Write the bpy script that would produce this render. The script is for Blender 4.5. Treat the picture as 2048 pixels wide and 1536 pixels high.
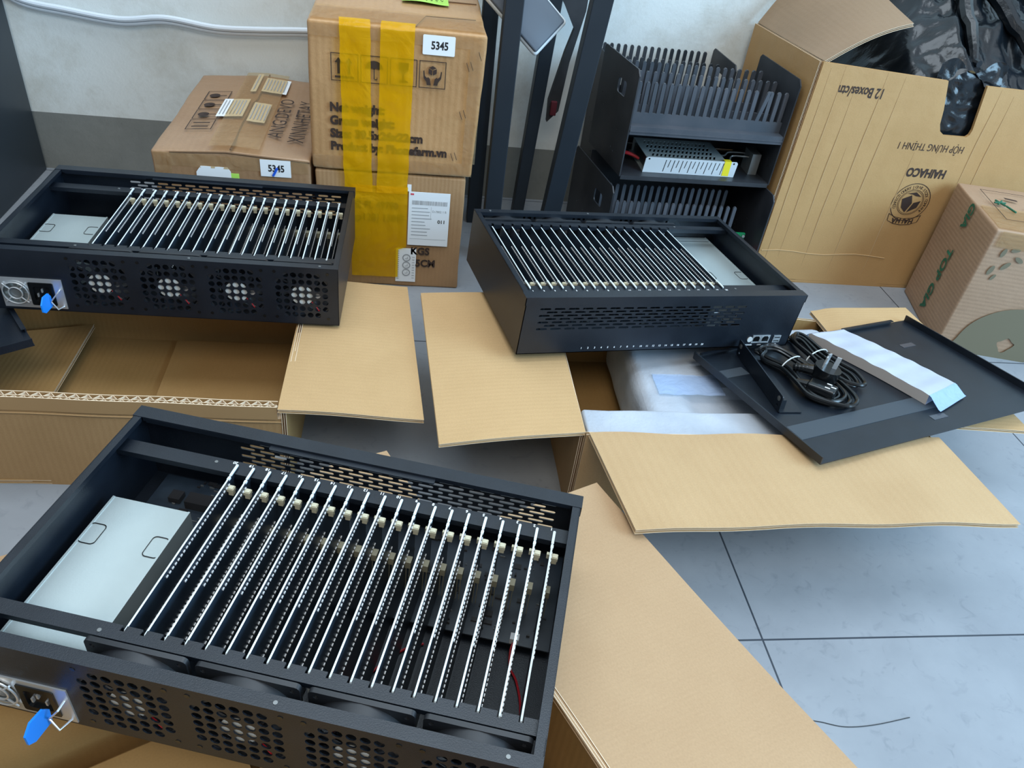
import bpy, bmesh, math, random
from mathutils import Vector, Matrix, noise
from mathutils.geometry import tessellate_polygon

# ------------------------------------------------------------------ scene, camera, light
scene = bpy.context.scene
for o in list(bpy.data.objects):
    bpy.data.objects.remove(o)
COL = scene.collection

cam_d = bpy.data.cameras.new('camera')
cam_d.lens = 27.2
cam_d.sensor_width = 36.0
cam_d.clip_start = 0.02
cam_d.clip_end = 50
cam = bpy.data.objects.new('camera', cam_d)
COL.objects.link(cam)
cam.matrix_world = Matrix(((0.98881, -0.02939, -0.14626, 0.0),
                           (-0.09728, 0.61625, -0.78152, 0.0),
                           (0.11310, 0.78700, 0.60650, 0.772),
                           (0, 0, 0, 1)))
scene.camera = cam
scene.view_settings.view_transform = 'Standard'
scene.view_settings.look = 'None'
scene.view_settings.gamma = 1.0
scene.view_settings.exposure = 0.06
scene.view_settings.use_curve_mapping = False

world = bpy.data.worlds.new('room_daylight')
scene.world = world
world.use_nodes = True
bg = world.node_tree.nodes['Background']
# soft room light: bright pale ceiling overhead, dim towards the horizon, cooler and brighter on the window side (+x)
wn = world.node_tree
w_tc = wn.nodes.new('ShaderNodeTexCoord')
w_sp = wn.nodes.new('ShaderNodeSeparateXYZ')
w_up = wn.nodes.new('ShaderNodeMapRange')
w_up.inputs['From Min'].default_value = -0.1
w_up.inputs['From Max'].default_value = 0.9
w_up.inputs['To Min'].default_value = 0.10
w_up.inputs['To Max'].default_value = 0.70
w_rt = wn.nodes.new('ShaderNodeMapRange')
w_rt.inputs['From Min'].default_value = 0.0
w_rt.inputs['From Max'].default_value = 0.9
w_rt.inputs['To Min'].default_value = 0.0
w_rt.inputs['To Max'].default_value = 0.75
w_add = wn.nodes.new('ShaderNodeMath')
w_add.operation = 'ADD'
wn.links.new(w_tc.outputs['Generated'], w_sp.inputs[0])
wn.links.new(w_sp.outputs['Z'], w_up.inputs['Value'])
wn.links.new(w_sp.outputs['X'], w_rt.inputs['Value'])
wn.links.new(w_up.outputs['Result'], w_add.inputs[0])
wn.links.new(w_rt.outputs['Result'], w_add.inputs[1])
bg.inputs['Color'].default_value = (0.78, 0.90, 1.0, 1)
wn.links.new(w_add.outputs[0], bg.inputs['Strength'])


def area(name, loc, target, sx, sy, power, color):
    l = bpy.data.lights.new(name, 'AREA')
    l.shape = 'RECTANGLE'
    l.size = sx
    l.size_y = sy
    l.energy = power
    l.color = color
    o = bpy.data.objects.new(name, l)
    COL.objects.link(o)
    o.location = loc
    o.rotation_euler = (Vector(target) - Vector(loc)).to_track_quat('-Z', 'Y').to_euler()
    return o


area('window_daylight', (2.3, -0.35, 1.25), (0.75, 0.5, 0.0), 1.5, 1.3, 80, (0.42, 0.72, 1.0))
area('overhead_fill', (0.0, -1.0, 2.5), (0.0, 0.9, 0.0), 1.4, 1.0, 29, (1.0, 0.92, 0.80))  # unseen warm fill added behind the camera to light the upright carton fronts
area('overhead_fill', (0.1, 0.9, 2.6), (0.1, 1.0, 0.0), 2.4, 1.1, 38, (0.78, 0.90, 1.0))  # unseen cool fill added overhead to brighten upward-facing black metal

R = random.Random(7)


def V(*a):
    return Vector(a)


# ------------------------------------------------------------------ materials
def newmat(name):
    m = bpy.data.materials.new(name)
    m.use_nodes = True
    nt = m.node_tree
    return m, nt, nt.nodes['Principled BSDF']


def simple(name, col, rough=0.5, metal=0.0, spec=None, alpha=None, coat=0.0):
    m, nt, b = newmat(name)
    b.inputs['Base Color'].default_value = (*col, 1)
    b.inputs['Roughness'].default_value = rough
    b.inputs['Metallic'].default_value = metal
    if spec is not None:
        b.inputs['Specular IOR Level'].default_value = spec
    if coat:
        b.inputs['Coat Weight'].default_value = coat
        b.inputs['Coat Roughness'].default_value = 0.15
    if alpha is not None:
        b.inputs['Alpha'].default_value = alpha
    return m


def mottled(name, c1, c2, scale=8.0, rough=0.6, metal=0.0, bump=0.0, bscale=60.0, detail=4, coords='Object', coat=0.0, spec=0.5):
    m, nt, b = newmat(name)
    b.inputs['Specular IOR Level'].default_value = spec
    tc = nt.nodes.new('ShaderNodeTexCoord')
    n = nt.nodes.new('ShaderNodeTexNoise')
    n.inputs['Scale'].default_value = scale
    n.inputs['Detail'].default_value = detail
    r = nt.nodes.new('ShaderNodeValToRGB')
    r.color_ramp.elements[0].position = 0.35
    r.color_ramp.elements[1].position = 0.65
    r.color_ramp.elements[0].color = (*c1, 1)
    r.color_ramp.elements[1].color = (*c2, 1)
    nt.links.new(tc.outputs[coords], n.inputs['Vector'])
    nt.links.new(n.outputs['Fac'], r.inputs['Fac'])
    nt.links.new(r.outputs['Color'], b.inputs['Base Color'])
    b.inputs['Roughness'].default_value = rough
    b.inputs['Metallic'].default_value = metal
    if coat:
        b.inputs['Coat Weight'].default_value = coat
        b.inputs['Coat Roughness'].default_value = 0.12
    if bump:
        n2 = nt.nodes.new('ShaderNodeTexNoise')
        n2.inputs['Scale'].default_value = bscale
        n2.inputs['Detail'].default_value = 5
        bp = nt.nodes.new('ShaderNodeBump')
        bp.inputs['Strength'].default_value = bump
        bp.inputs['Distance'].default_value = 0.002
        nt.links.new(tc.outputs[coords], n2.inputs['Vector'])
        nt.links.new(n2.outputs['Fac'], bp.inputs['Height'])
        nt.links.new(bp.outputs['Normal'], b.inputs['Normal'])
    return m


def cardboard(name, c1, c2, flute='Y', freq=70.0, strength=0.25, rough=0.75, blotch=5.0, coat=0.0, crease=0.0):
    """kraft liner: fibre mottling, faint parallel flute ridges along one UV direction"""
    m, nt, b = newmat(name)
    tc = nt.nodes.new('ShaderNodeTexCoord')
    n = nt.nodes.new('ShaderNodeTexNoise')
    n.inputs['Scale'].default_value = blotch
    n.inputs['Detail'].default_value = 6
    n.inputs['Roughness'].default_value = 0.65
    r = nt.nodes.new('ShaderNodeValToRGB')
    r.color_ramp.elements[0].position = 0.3
    r.color_ramp.elements[1].position = 0.7
    r.color_ramp.elements[0].color = (*c1, 1)
    r.color_ramp.elements[1].color = (*c2, 1)
    nt.links.new(tc.outputs['UV'], n.inputs['Vector'])
    nt.links.new(n.outputs['Fac'], r.inputs['Fac'])
    w = nt.nodes.new('ShaderNodeTexWave')
    w.wave_type = 'BANDS'
    w.bands_direction = flute
    w.inputs['Scale'].default_value = freq
    w.inputs['Distortion'].default_value = 0.6
    w.inputs['Detail'].default_value = 1.0
    w.inputs['Detail Scale'].default_value = 0.3
    nt.links.new(tc.outputs['UV'], w.inputs['Vector'])
    fib = nt.nodes.new('ShaderNodeTexNoise')
    fib.inputs['Scale'].default_value = 500
    fib.inputs['Detail'].default_value = 2
    nt.links.new(tc.outputs['UV'], fib.inputs['Vector'])
    mx = nt.nodes.new('ShaderNodeMixRGB')
    mx.blend_type = 'MULTIPLY'
    mx.inputs['Fac'].default_value = 0.22
    nt.links.new(r.outputs['Color'], mx.inputs['Color1'])
    nt.links.new(fib.outputs['Fac'], mx.inputs['Color2'])
    nt.links.new(mx.outputs['Color'], b.inputs['Base Color'])
    b1 = nt.nodes.new('ShaderNodeBump')
    b1.inputs['Strength'].default_value = strength
    b1.inputs['Distance'].default_value = 0.0012
    nt.links.new(w.outputs['Fac'], b1.inputs['Height'])
    last = b1
    if crease:
        cn = nt.nodes.new('ShaderNodeTexNoise')
        cn.inputs['Scale'].default_value = 9
        cn.inputs['Detail'].default_value = 8
        cn.inputs['Roughness'].default_value = 0.6
        nt.links.new(tc.outputs['UV'], cn.inputs['Vector'])
        b2 = nt.nodes.new('ShaderNodeBump')
        b2.inputs['Strength'].default_value = crease
        b2.inputs['Distance'].default_value = 0.01
        nt.links.new(cn.outputs['Fac'], b2.inputs['Height'])
        nt.links.new(last.outputs['Normal'], b2.inputs['Normal'])
        last = b2
    nt.links.new(last.outputs['Normal'], b.inputs['Normal'])
    b.inputs['Roughness'].default_value = rough
    if coat:
        b.inputs['Coat Weight'].default_value = coat
        b.inputs['Coat Roughness'].default_value = 0.2
    return m


def translucent(name, col, amount, rough=0.15, bump=0.5, bscale=25.0, tint=None):
    """thin plastic film: mix of clear and coloured gloss with a crinkled surface"""
    m, nt, b = newmat(name)
    out = nt.nodes['Material Output']
    tr = nt.nodes.new('ShaderNodeBsdfTransparent')
    tr.inputs['Color'].default_value = (*(tint or [min(1.0, c * 1.0 + 0.25) for c in col]), 1)
    mix = nt.nodes.new('ShaderNodeMixShader')
    mix.inputs['Fac'].default_value = amount
    b.inputs['Base Color'].default_value = (*col, 1)
    b.inputs['Roughness'].default_value = rough
    tc = nt.nodes.new('ShaderNodeTexCoord')
    n = nt.nodes.new('ShaderNodeTexNoise')
    n.inputs['Scale'].default_value = bscale
    n.inputs['Detail'].default_value = 5
    n.inputs['Distortion'].default_value = 1.2
    bp = nt.nodes.new('ShaderNodeBump')
    bp.inputs['Strength'].default_value = bump
    bp.inputs['Distance'].default_value = 0.004
    nt.links.new(tc.outputs['Object'], n.inputs['Vector'])
    nt.links.new(n.outputs['Fac'], bp.inputs['Height'])
    nt.links.new(bp.outputs['Normal'], b.inputs['Normal'])
    nt.links.new(tr.outputs[0], mix.inputs[1])
    nt.links.new(b.outputs[0], mix.inputs[2])
    nt.links.new(mix.outputs[0], out.inputs['Surface'])
    return m


MC = {}
MC['black'] = mottled('black_powder_coat', (0.0035, 0.0065, 0.012), (0.006, 0.010, 0.017), 30, 0.38, 0.0, 0.12, 900, spec=0.55)
MC['black_in'] = MC['black']
MC['black_plastic'] = simple('black_plastic', (0.004, 0.005, 0.006), 0.22)
MC['fan_plastic'] = simple('fan_plastic', (0.014, 0.016, 0.02), 0.4)
MC['blade'] = simple('fan_blade_plastic', (0.03, 0.035, 0.045), 0.25)
MC['steel'] = mottled('zinc_plated_steel', (0.40, 0.48, 0.50), (0.50, 0.58, 0.59), 9, 0.36, 0.55, 0.05, 500)
MC['steel_bright'] = simple('bright_steel', (0.72, 0.74, 0.76), 0.38, 0.8)  # paler and more metallic than the zinc-plated steel
MC['pcb'] = mottled('black_circuit_board', (0.010, 0.018, 0.030), (0.018, 0.030, 0.046), 60, 0.36, 0.0, spec=0.8)
MC['pcb_edge'] = simple('circuit_board_edge', (0.62, 0.70, 0.74), 0.35)
MC['solder'] = simple('tinned_solder', (0.85, 0.88, 0.90), 0.3, 0.2)
MC['ivory'] = simple('ivory_connector', (0.56, 0.54, 0.40), 0.45)
MC['socket'] = simple('dull_socket_plastic', (0.30, 0.29, 0.21), 0.5)
MC['chip'] = simple('chip_package', (0.02, 0.02, 0.022), 0.3)
MC['silk'] = simple('white_ink', (0.78, 0.82, 0.85), 0.6)
MC['grey_comp'] = simple('grey_component', (0.20, 0.21, 0.21), 0.35, 0.5)
MC['red_wire'] = simple('red_wire', (0.45, 0.02, 0.03), 0.4)
MC['blue'] = simple('blue_plastic', (0.01, 0.24, 0.85), 0.35)
MC['label'] = simple('white_paper_label', (0.78, 0.82, 0.85), 0.6)
MC['grey_label'] = simple('silver_sticker', (0.55, 0.57, 0.56), 0.45)
MC['ink'] = simple('black_ink', (0.012, 0.011, 0.012), 0.7)
MC['brown_ink'] = simple('brown_black_ink', (0.035, 0.018, 0.012), 0.7)
MC['grey_ink'] = simple('grey_ink', (0.30, 0.32, 0.34), 0.7)
MC['blue_ink'] = simple('blue_marker', (0.01, 0.10, 0.65), 0.5)
MC['red_ink'] = simple('red_ink', (0.6, 0.05, 0.08), 0.5)
MC['green_ink'] = simple('green_ink', (0.012, 0.115, 0.062), 0.7)
MC['sage'] = simple('sage_green_ink', (0.155, 0.135, 0.085), 0.7)
MC['card'] = cardboard('kraft_cardboard', (0.478, 0.303, 0.138), (0.552, 0.358, 0.172), 'Y', 42, 0.10)
MC['card_x'] = cardboard('kraft_cardboard_lengthwise', (0.456, 0.295, 0.146), (0.525, 0.351, 0.183), 'X', 26, 0.16)
MC['card_plain'] = cardboard('plain_kraft_cardboard', (0.412, 0.261, 0.139), (0.462, 0.304, 0.168), 'X', 60, 0.05, crease=0.12)
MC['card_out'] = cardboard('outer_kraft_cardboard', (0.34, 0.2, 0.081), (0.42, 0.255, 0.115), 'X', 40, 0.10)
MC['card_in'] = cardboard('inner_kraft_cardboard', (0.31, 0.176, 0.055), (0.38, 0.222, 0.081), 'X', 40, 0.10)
MC['core'] = simple('corrugation_shadow_paper', (0.16, 0.09, 0.045), 0.9)
MC['flute'] = simple('cut_paper_edge', (0.72, 0.58, 0.42), 0.85)
MC['carton'] = cardboard('shipping_carton', (0.432, 0.235, 0.097), (0.54, 0.31, 0.138), 'X', 30, 0.25, 0.55, 7, coat=0.35, crease=0.5)
MC['carton_low'] = cardboard('shipping_carton_lower', (0.36, 0.209, 0.098), (0.43, 0.255, 0.123), 'X', 45, 0.2, 0.65, 6, crease=0.3)
MC['carton_left'] = cardboard('shipping_carton_left', (0.33, 0.19, 0.098), (0.4, 0.241, 0.132), 'X', 30, 0.15, 0.5, 6, coat=0.3, crease=0.4)
MC['carton_big'] = cardboard('large_carton_side', (0.470, 0.268, 0.100), (0.545, 0.320, 0.127), 'X', 6.5, 0.35, 0.6, 4, crease=0.25)
MC['carton_pink'] = cardboard('pinkish_carton', (0.36, 0.228, 0.14), (0.42, 0.274, 0.175), 'Y', 40, 0.15, 0.65, 6, crease=0.3)
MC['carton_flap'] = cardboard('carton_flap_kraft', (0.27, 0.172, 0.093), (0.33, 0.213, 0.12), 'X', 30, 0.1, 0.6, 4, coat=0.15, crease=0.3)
MC['foam'] = mottled('white_foam', (0.36, 0.40, 0.46), (0.44, 0.48, 0.54), 18, 0.75, 0, 0.35, 220)
MC['film'] = translucent('blue_plastic_film', (0.55, 0.68, 0.98), 0.42, 0.15, 0.6, 60)
MC['film_end'] = translucent('blue_film_end', (0.35, 0.52, 0.85), 0.75, 0.25, 0.6, 60)
MC['tape_y'] = translucent('yellow_packing_tape', (1.0, 0.56, 0.008), 0.36, 0.13, 1.0, 14, tint=(1.0, 0.84, 0.10))
MC['tape_clear'] = translucent('clear_packing_tape', (0.62, 0.50, 0.32), 0.22, 0.10, 1.0, 30)
MC['tape_grey'] = simple('dark_fibre_tape', (0.040, 0.052, 0.066), 0.5)
MC['paper'] = mottled('white_wrapped_paper', (0.40, 0.44, 0.52), (0.46, 0.50, 0.58), 14, 0.45, 0, 0.2, 40)
MC['paper_side'] = simple('packet_side_paper', (0.45, 0.42, 0.40), 0.6)
MC['bag'] = mottled('black_plastic_bag', (0.003, 0.005, 0.007), (0.007, 0.010, 0.014), 8, 0.22, 0, 0.8, 40)
MC['rack'] = mottled('dusty_black_rack', (0.012, 0.015, 0.020), (0.035, 0.038, 0.045), 9, 0.5)
MC['comb'] = mottled('grey_plastic_comb', (0.045, 0.055, 0.07), (0.075, 0.08, 0.095), 14, 0.5)
MC['frame'] = mottled('blue_black_metal_tube', (0.007, 0.012, 0.019), (0.012, 0.018, 0.026), 6, 0.45)
MC['cabinet'] = simple('dark_cabinet_steel', (0.014, 0.024, 0.034), 0.42)
MC['green_pcb'] = simple('green_circuit_board', (0.01, 0.25, 0.10), 0.4)
MC['yellow'] = simple('yellow_label', (0.80, 0.68, 0.02), 0.5)
MC['lime'] = simple('lime_note_paper', (0.42, 0.75, 0.12), 0.6)
MC['cable_white'] = simple('white_cable', (0.62, 0.68, 0.74), 0.45)
MC['tablet_face'] = simple('grey_blue_face', (0.10, 0.12, 0.15), 0.45)
MC['tablet_rim'] = simple('white_rim', (0.78, 0.84, 0.88), 0.35)
MC['hair'] = simple('dark_thread', (0.03, 0.035, 0.04), 0.6)
MC['red_cloth'] = simple('dull_red_fabric', (0.12, 0.015, 0.025), 0.8)
MC['dusty_black'] = mottled('worn_black_fabric', (0.02, 0.022, 0.026), (0.05, 0.05, 0.055), 14, 0.8)


def floor_mat():
    m, nt, b = newmat('grey_porcelain_tiles')
    tc = nt.nodes.new('ShaderNodeTexCoord')
    mp = nt.nodes.new('ShaderNodeMapping')
    mp.inputs['Location'].default_value = (-0.443, -0.508, 0)
    br = nt.nodes.new('ShaderNodeTexBrick')
    br.offset = 0.0
    br.inputs['Scale'].default_value = 1.0
    br.inputs['Brick Width'].default_value = 0.6
    br.inputs['Row Height'].default_value = 0.6
    br.inputs['Mortar Size'].default_value = 0.0013
    br.inputs['Mortar Smooth'].default_value = 0.1
    nt.links.new(tc.outputs['Object'], mp.inputs['Vector'])
    nt.links.new(mp.outputs['Vector'], br.inputs['Vector'])
    n = nt.nodes.new('ShaderNodeTexNoise')
    n.inputs['Scale'].default_value = 5
    n.inputs['Detail'].default_value = 8
    n.inputs['Roughness'].default_value = 0.62
    nt.links.new(tc.outputs['Object'], n.inputs['Vector'])
    r = nt.nodes.new('ShaderNodeValToRGB')
    r.color_ramp.elements[0].position = 0.3
    r.color_ramp.elements[1].position = 0.72
    r.color_ramp.elements[0].color = (0.215, 0.235, 0.262, 1)
    r.color_ramp.elements[1].color = (0.285, 0.308, 0.338, 1)
    nt.links.new(n.outputs['Fac'], r.inputs['Fac'])
    n2 = nt.nodes.new('ShaderNodeTexNoise')
    n2.inputs['Scale'].default_value = 45
    n2.inputs['Detail'].default_value = 6
    n2.inputs['Distortion'].default_value = 1.5
    nt.links.new(tc.outputs['Object'], n2.inputs['Vector'])
    r2 = nt.nodes.new('ShaderNodeValToRGB')
    r2.color_ramp.elements[0].position = 0.27
    r2.color_ramp.elements[1].position = 0.42
    r2.color_ramp.elements[0].color = (0.72, 0.74, 0.76, 1)
    r2.color_ramp.elements[1].color = (1, 1, 1, 1)
    nt.links.new(n2.outputs['Fac'], r2.inputs['Fac'])
    mul = nt.nodes.new('ShaderNodeMixRGB')
    mul.blend_type = 'MULTIPLY'
    mul.inputs['Fac'].default_value = 0.6
    nt.links.new(r.outputs['Color'], mul.inputs['Color1'])
    nt.links.new(r2.outputs['Color'], mul.inputs['Color2'])
    mx = nt.nodes.new('ShaderNodeMixRGB')
    mx.inputs['Color2'].default_value = (0.035, 0.045, 0.06, 1)
    nt.links.new(br.outputs['Fac'], mx.inputs['Fac'])
    nt.links.new(mul.outputs['Color'], mx.inputs['Color1'])
    nt.links.new(mx.outputs['Color'], b.inputs['Base Color'])
    b.inputs['Roughness'].default_value = 0.36
    bp = nt.nodes.new('ShaderNodeBump')
    bp.inputs['Strength'].default_value = 0.12
    bp.inputs['Distance'].default_value = 0.002
    nt.links.new(n2.outputs['Fac'], bp.inputs['Height'])
    nt.links.new(bp.outputs['Normal'], b.inputs['Normal'])
    return m


def wall_mat():
    """white plaster with scuffs above a grey painted skirting band (0.124 m high)"""
    m, nt, b = newmat('scuffed_white_plaster_with_grey_band')
    tc = nt.nodes.new('ShaderNodeTexCoord')
    sp = nt.nodes.new('ShaderNodeSeparateXYZ')
    nt.links.new(tc.outputs['Object'], sp.inputs[0])
    lt = nt.nodes.new('ShaderNodeMath')
    lt.operation = 'LESS_THAN'
    lt.inputs[1].default_value = 0.124
    nt.links.new(sp.outputs['Z'], lt.inputs[0])
    n = nt.nodes.new('ShaderNodeTexNoise')
    n.inputs['Scale'].default_value = 4.5
    n.inputs['Detail'].default_value = 10
    n.inputs['Roughness'].default_value = 0.7
    nt.links.new(tc.outputs['Object'], n.inputs['Vector'])
    r = nt.nodes.new('ShaderNodeValToRGB')
    r.color_ramp.elements[0].position = 0.34
    r.color_ramp.elements[1].position = 0.52
    r.color_ramp.elements[0].color = (0.56, 0.57, 0.53, 1)
    r.color_ramp.elements[1].color = (0.70, 0.74, 0.73, 1)
    nt.links.new(n.outputs['Fac'], r.inputs['Fac'])
    r3 = nt.nodes.new('ShaderNodeValToRGB')
    r3.color_ramp.elements[0].position = 0.3
    r3.color_ramp.elements[1].position = 0.7
    r3.color_ramp.elements[0].color = (0.165, 0.175, 0.165, 1)
    r3.color_ramp.elements[1].color = (0.24, 0.25, 0.235, 1)
    nt.links.new(n.outputs['Fac'], r3.inputs['Fac'])
    mx = nt.nodes.new('ShaderNodeMixRGB')
    nt.links.new(lt.outputs[0], mx.inputs['Fac'])
    nt.links.new(r.outputs['Color'], mx.inputs['Color1'])
    nt.links.new(r3.outputs['Color'], mx.inputs['Color2'])
    # dark scuff flecks
    s = nt.nodes.new('ShaderNodeTexNoise')
    s.inputs['Scale'].default_value = 13
    s.inputs['Detail'].default_value = 9
    s.inputs['Roughness'].default_value = 0.75
    nt.links.new(tc.outputs['Object'], s.inputs['Vector'])
    rs = nt.nodes.new('ShaderNodeValToRGB')
    rs.color_ramp.elements[0].position = 0.29
    rs.color_ramp.elements[1].position = 0.33
    rs.color_ramp.elements[0].color = (0.45, 0.45, 0.42, 1)
    rs.color_ramp.elements[1].color = (1, 1, 1, 1)
    nt.links.new(s.outputs['Fac'], rs.inputs['Fac'])
    mul = nt.nodes.new('ShaderNodeMixRGB')
    mul.blend_type = 'MULTIPLY'
    mul.inputs['Fac'].default_value = 0.8
    nt.links.new(mx.outputs['Color'], mul.inputs['Color1'])
    nt.links.new(rs.outputs['Color'], mul.inputs['Color2'])
    nt.links.new(mul.outputs['Color'], b.inputs['Base Color'])
    bp = nt.nodes.new('ShaderNodeBump')
    bp.inputs['Strength'].default_value = 0.5
    bp.inputs['Distance'].default_value = 0.004
    nt.links.new(s.outputs['Fac'], bp.inputs['Height'])
    nt.links.new(bp.outputs['Normal'], b.inputs['Normal'])
    b.inputs['Roughness'].default_value = 0.8
    return m


# ------------------------------------------------------------------ mesh helpers
class MB:
    """collects shapes into one mesh; several material slots allowed"""

    def __init__(self):
        self.v, self.f, self.mi, self.sm, self.uv = [], [], [], [], []
        self.M = Matrix.Identity(4)

    def add(self, verts, faces, mi=0, smooth=False, uvs=None):
        n = len(self.v)
        M = self.M
        self.v += [tuple(M @ Vector(p)) for p in verts]
        for k, f in enumerate(faces):
            self.f.append(tuple(i + n for i in f))
            self.mi.append(mi)
            self.sm.append(smooth)
            self.uv.append([uvs[i] for i in f] if uvs else None)

    def box(self, x0, x1, y0, y1, z0, z1, mi=0):
        v = [(x0, y0, z0), (x1, y0, z0), (x1, y1, z0), (x0, y1, z0), (x0, y0, z1), (x1, y0, z1), (x1, y1, z1), (x0, y1, z1)]
        self.add(v, [(0, 3, 2, 1), (4, 5, 6, 7), (0, 1, 5, 4), (1, 2, 6, 5), (2, 3, 7, 6), (3, 0, 4, 7)], mi)

    def plate(self, outer, holes, f3, t, mi=0):
        """flat plate from a 2D outline with holes; f3(u,v,w) maps to 3D, w from 0 to t"""
        loops = [outer] + holes
        flat = [p for l in loops for p in l]
        tris = tessellate_polygon([[Vector((p[0], p[1], 0)) for p in l] for l in loops])
        n = len(flat)
        vs = [f3(p[0], p[1], 0) for p in flat] + [f3(p[0], p[1], t) for p in flat]
        fs = []
        for a, b_, c in tris:
            fs.append((a, b_, c))
            fs.append((c + n, b_ + n, a + n))
        k = 0
        for l in loops:
            m = len(l)
            for i in range(m):
                j = (i + 1) % m
                fs.append((k + i, k + j, k + j + n, k + i + n))
            k += m
        self.add(vs, fs, mi)

    def tube(self, path, r, seg=8, closed=False, mi=0, cap=True):
        pts = [Vector(p) for p in path]
        n = len(pts)
        vs, fs = [], []
        up = None
        for i, p in enumerate(pts):
            a = pts[(i - 1) % n] if (closed or i > 0) else p
            c = pts[(i + 1) % n] if (closed or i < n - 1) else p
            t = (c - a)
            if t.length < 1e-9:
                t = Vector((0, 0, 1))
            t.normalize()
            if up is None:
                up = Vector((0, 0, 1)) if abs(t.z) < 0.9 else Vector((1, 0, 0))
            s = t.cross(up)
            if s.length < 1e-6:
                s = t.orthogonal()
            s.normalize()
            up = s.cross(t).normalized()
            rr = r[i] if isinstance(r, (list, tuple)) else r
            for k in range(seg):
                an = 2 * math.pi * k / seg
                vs.append(p + s * math.cos(an) * rr + up * math.sin(an) * rr)
        m = n if closed else n - 1
        for i in range(m):
            for k in range(seg):
                a = i * seg + k
                b_ = i * seg + (k + 1) % seg
                c = ((i + 1) % n) * seg + (k + 1) % seg
                d = ((i + 1) % n) * seg + k
                fs.append((a, b_, c, d))
        if cap and not closed:
            fs.append(tuple(reversed(range(seg))))
            fs.append(tuple((n - 1) * seg + k for k in range(seg)))
        self.add([tuple(v) for v in vs], fs, mi, True)

    def cyl(self, c, axis, r, h, seg=20, mi=0, r2=None, smooth=True):
        ax = Vector(axis).normalized()
        s = ax.orthogonal().normalized()
        u = ax.cross(s)
        c = Vector(c)
        r2 = r if r2 is None else r2
        vs = []
        for rr, hh in ((r, 0), (r2, h)):
            for k in range(seg):
                a = 2 * math.pi * k / seg
                vs.append(tuple(c + ax * hh + s * math.cos(a) * rr + u * math.sin(a) * rr))
        fs = [(k, (k + 1) % seg, seg + (k + 1) % seg, seg + k) for k in range(seg)]
        self.add(vs, fs, mi, smooth)
        self.add(vs, [tuple(reversed(range(seg))), tuple(range(seg, 2 * seg))], mi, False)

    def grid(self, P, nu, nv, mi=0, smooth=True, uvf=None, flip=False):
        vs, uv = [], []
        for j in range(nv + 1):
            for i in range(nu + 1):
                vs.append(tuple(P(i / nu, j / nv)))
                uv.append(uvf(i / nu, j / nv) if uvf else (i / nu, j / nv))
        fs = []
        for j in range(nv):
            for i in range(nu):
                a = j * (nu + 1) + i
                q = (a, a + 1, a + nu + 2, a + nu + 1)
                fs.append(tuple(reversed(q)) if flip else q)
        self.add(vs, fs, mi, smooth, uv)

    def build(self, name, mats, parent=None, sharp=35):
        me = bpy.data.meshes.new(name)
        me.from_pydata(self.v, [], self.f)
        mats = mats if isinstance(mats, (list, tuple)) else [mats]
        for m in mats:
            me.materials.append(m)
        me.polygons.foreach_set('material_index', self.mi)
        me.polygons.foreach_set('use_smooth', self.sm)
        if any(u is not None for u in self.uv):
            lay = me.uv_layers.new(name='UVMap')
            k = 0
            for f, u in zip(self.f, self.uv):
                for q in range(len(f)):
                    if u is not None:
                        lay.data[k].uv = u[q]
                    k += 1
        me.validate()
        if any(self.sm):
            me.set_sharp_from_angle(angle=math.radians(sharp))
        o = bpy.data.objects.new(name, me)
        COL.objects.link(o)
        if parent:
            o.parent = parent
        return o


def fixn(o):
    bm = bmesh.new()
    bm.from_mesh(o.data)
    bmesh.ops.recalc_face_normals(bm, faces=bm.faces)
    bm.to_mesh(o.data)
    bm.free()
    return o


def thing(name, label, cat, mat=None, group=None):
    o = bpy.data.objects.new(name, None)
    o.empty_display_size = 0.05
    COL.objects.link(o)
    if mat is not None:
        o.matrix_world = mat
    o['label'] = label
    o['category'] = cat
    if group:
        o['group'] = group
    return o


def tag(o, label, cat, group=None):
    o['label'] = label
    o['category'] = cat
    if group:
        o['group'] = group
    return o


def struct(o):
    o['kind'] = 'structure'
    return o


def copy_tree(o, parent=None):
    c = o.copy()
    COL.objects.link(c)
    if parent:
        c.parent = parent
    for ch in list(o.children):
        copy_tree(ch, c)
    return c


def circle(cx, cy, r, n=12, ph=0.0):
    return [(cx + r * math.cos(2 * math.pi * k / n + ph), cy + r * math.sin(2 * math.pi * k / n + ph)) for k in range(n)]


def stadium(cx, cy, w, h, n=4):
    r = h / 2
    a = w / 2 - r
    p = [(cx + a + r * math.cos(t), cy + r * math.sin(t)) for t in [-math.pi / 2 + math.pi * k / n for k in range(n + 1)]]
    p += [(cx - a + r * math.cos(t), cy + r * math.sin(t)) for t in [math.pi / 2 + math.pi * k / n for k in range(n + 1)]]
    return p


def rrect(x0, x1, y0, y1, r, n=4):
    p = []
    for cx, cy, a in ((x1 - r, y0 + r, -90), (x1 - r, y1 - r, 0), (x0 + r, y1 - r, 90), (x0 + r, y0 + r, 180)):
        for k in range(n + 1):
            t = math.radians(a + 90 * k / n)
            p.append((cx + r * math.cos(t), cy + r * math.sin(t)))
    return p


def frame_mat(o, x, y, z):
    """matrix with given axes (columns) and origin"""
    return Matrix(((x[0], y[0], z[0], o[0]), (x[1], y[1], z[1], o[1]), (x[2], y[2], z[2], o[2]), (0, 0, 0, 1)))


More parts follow.
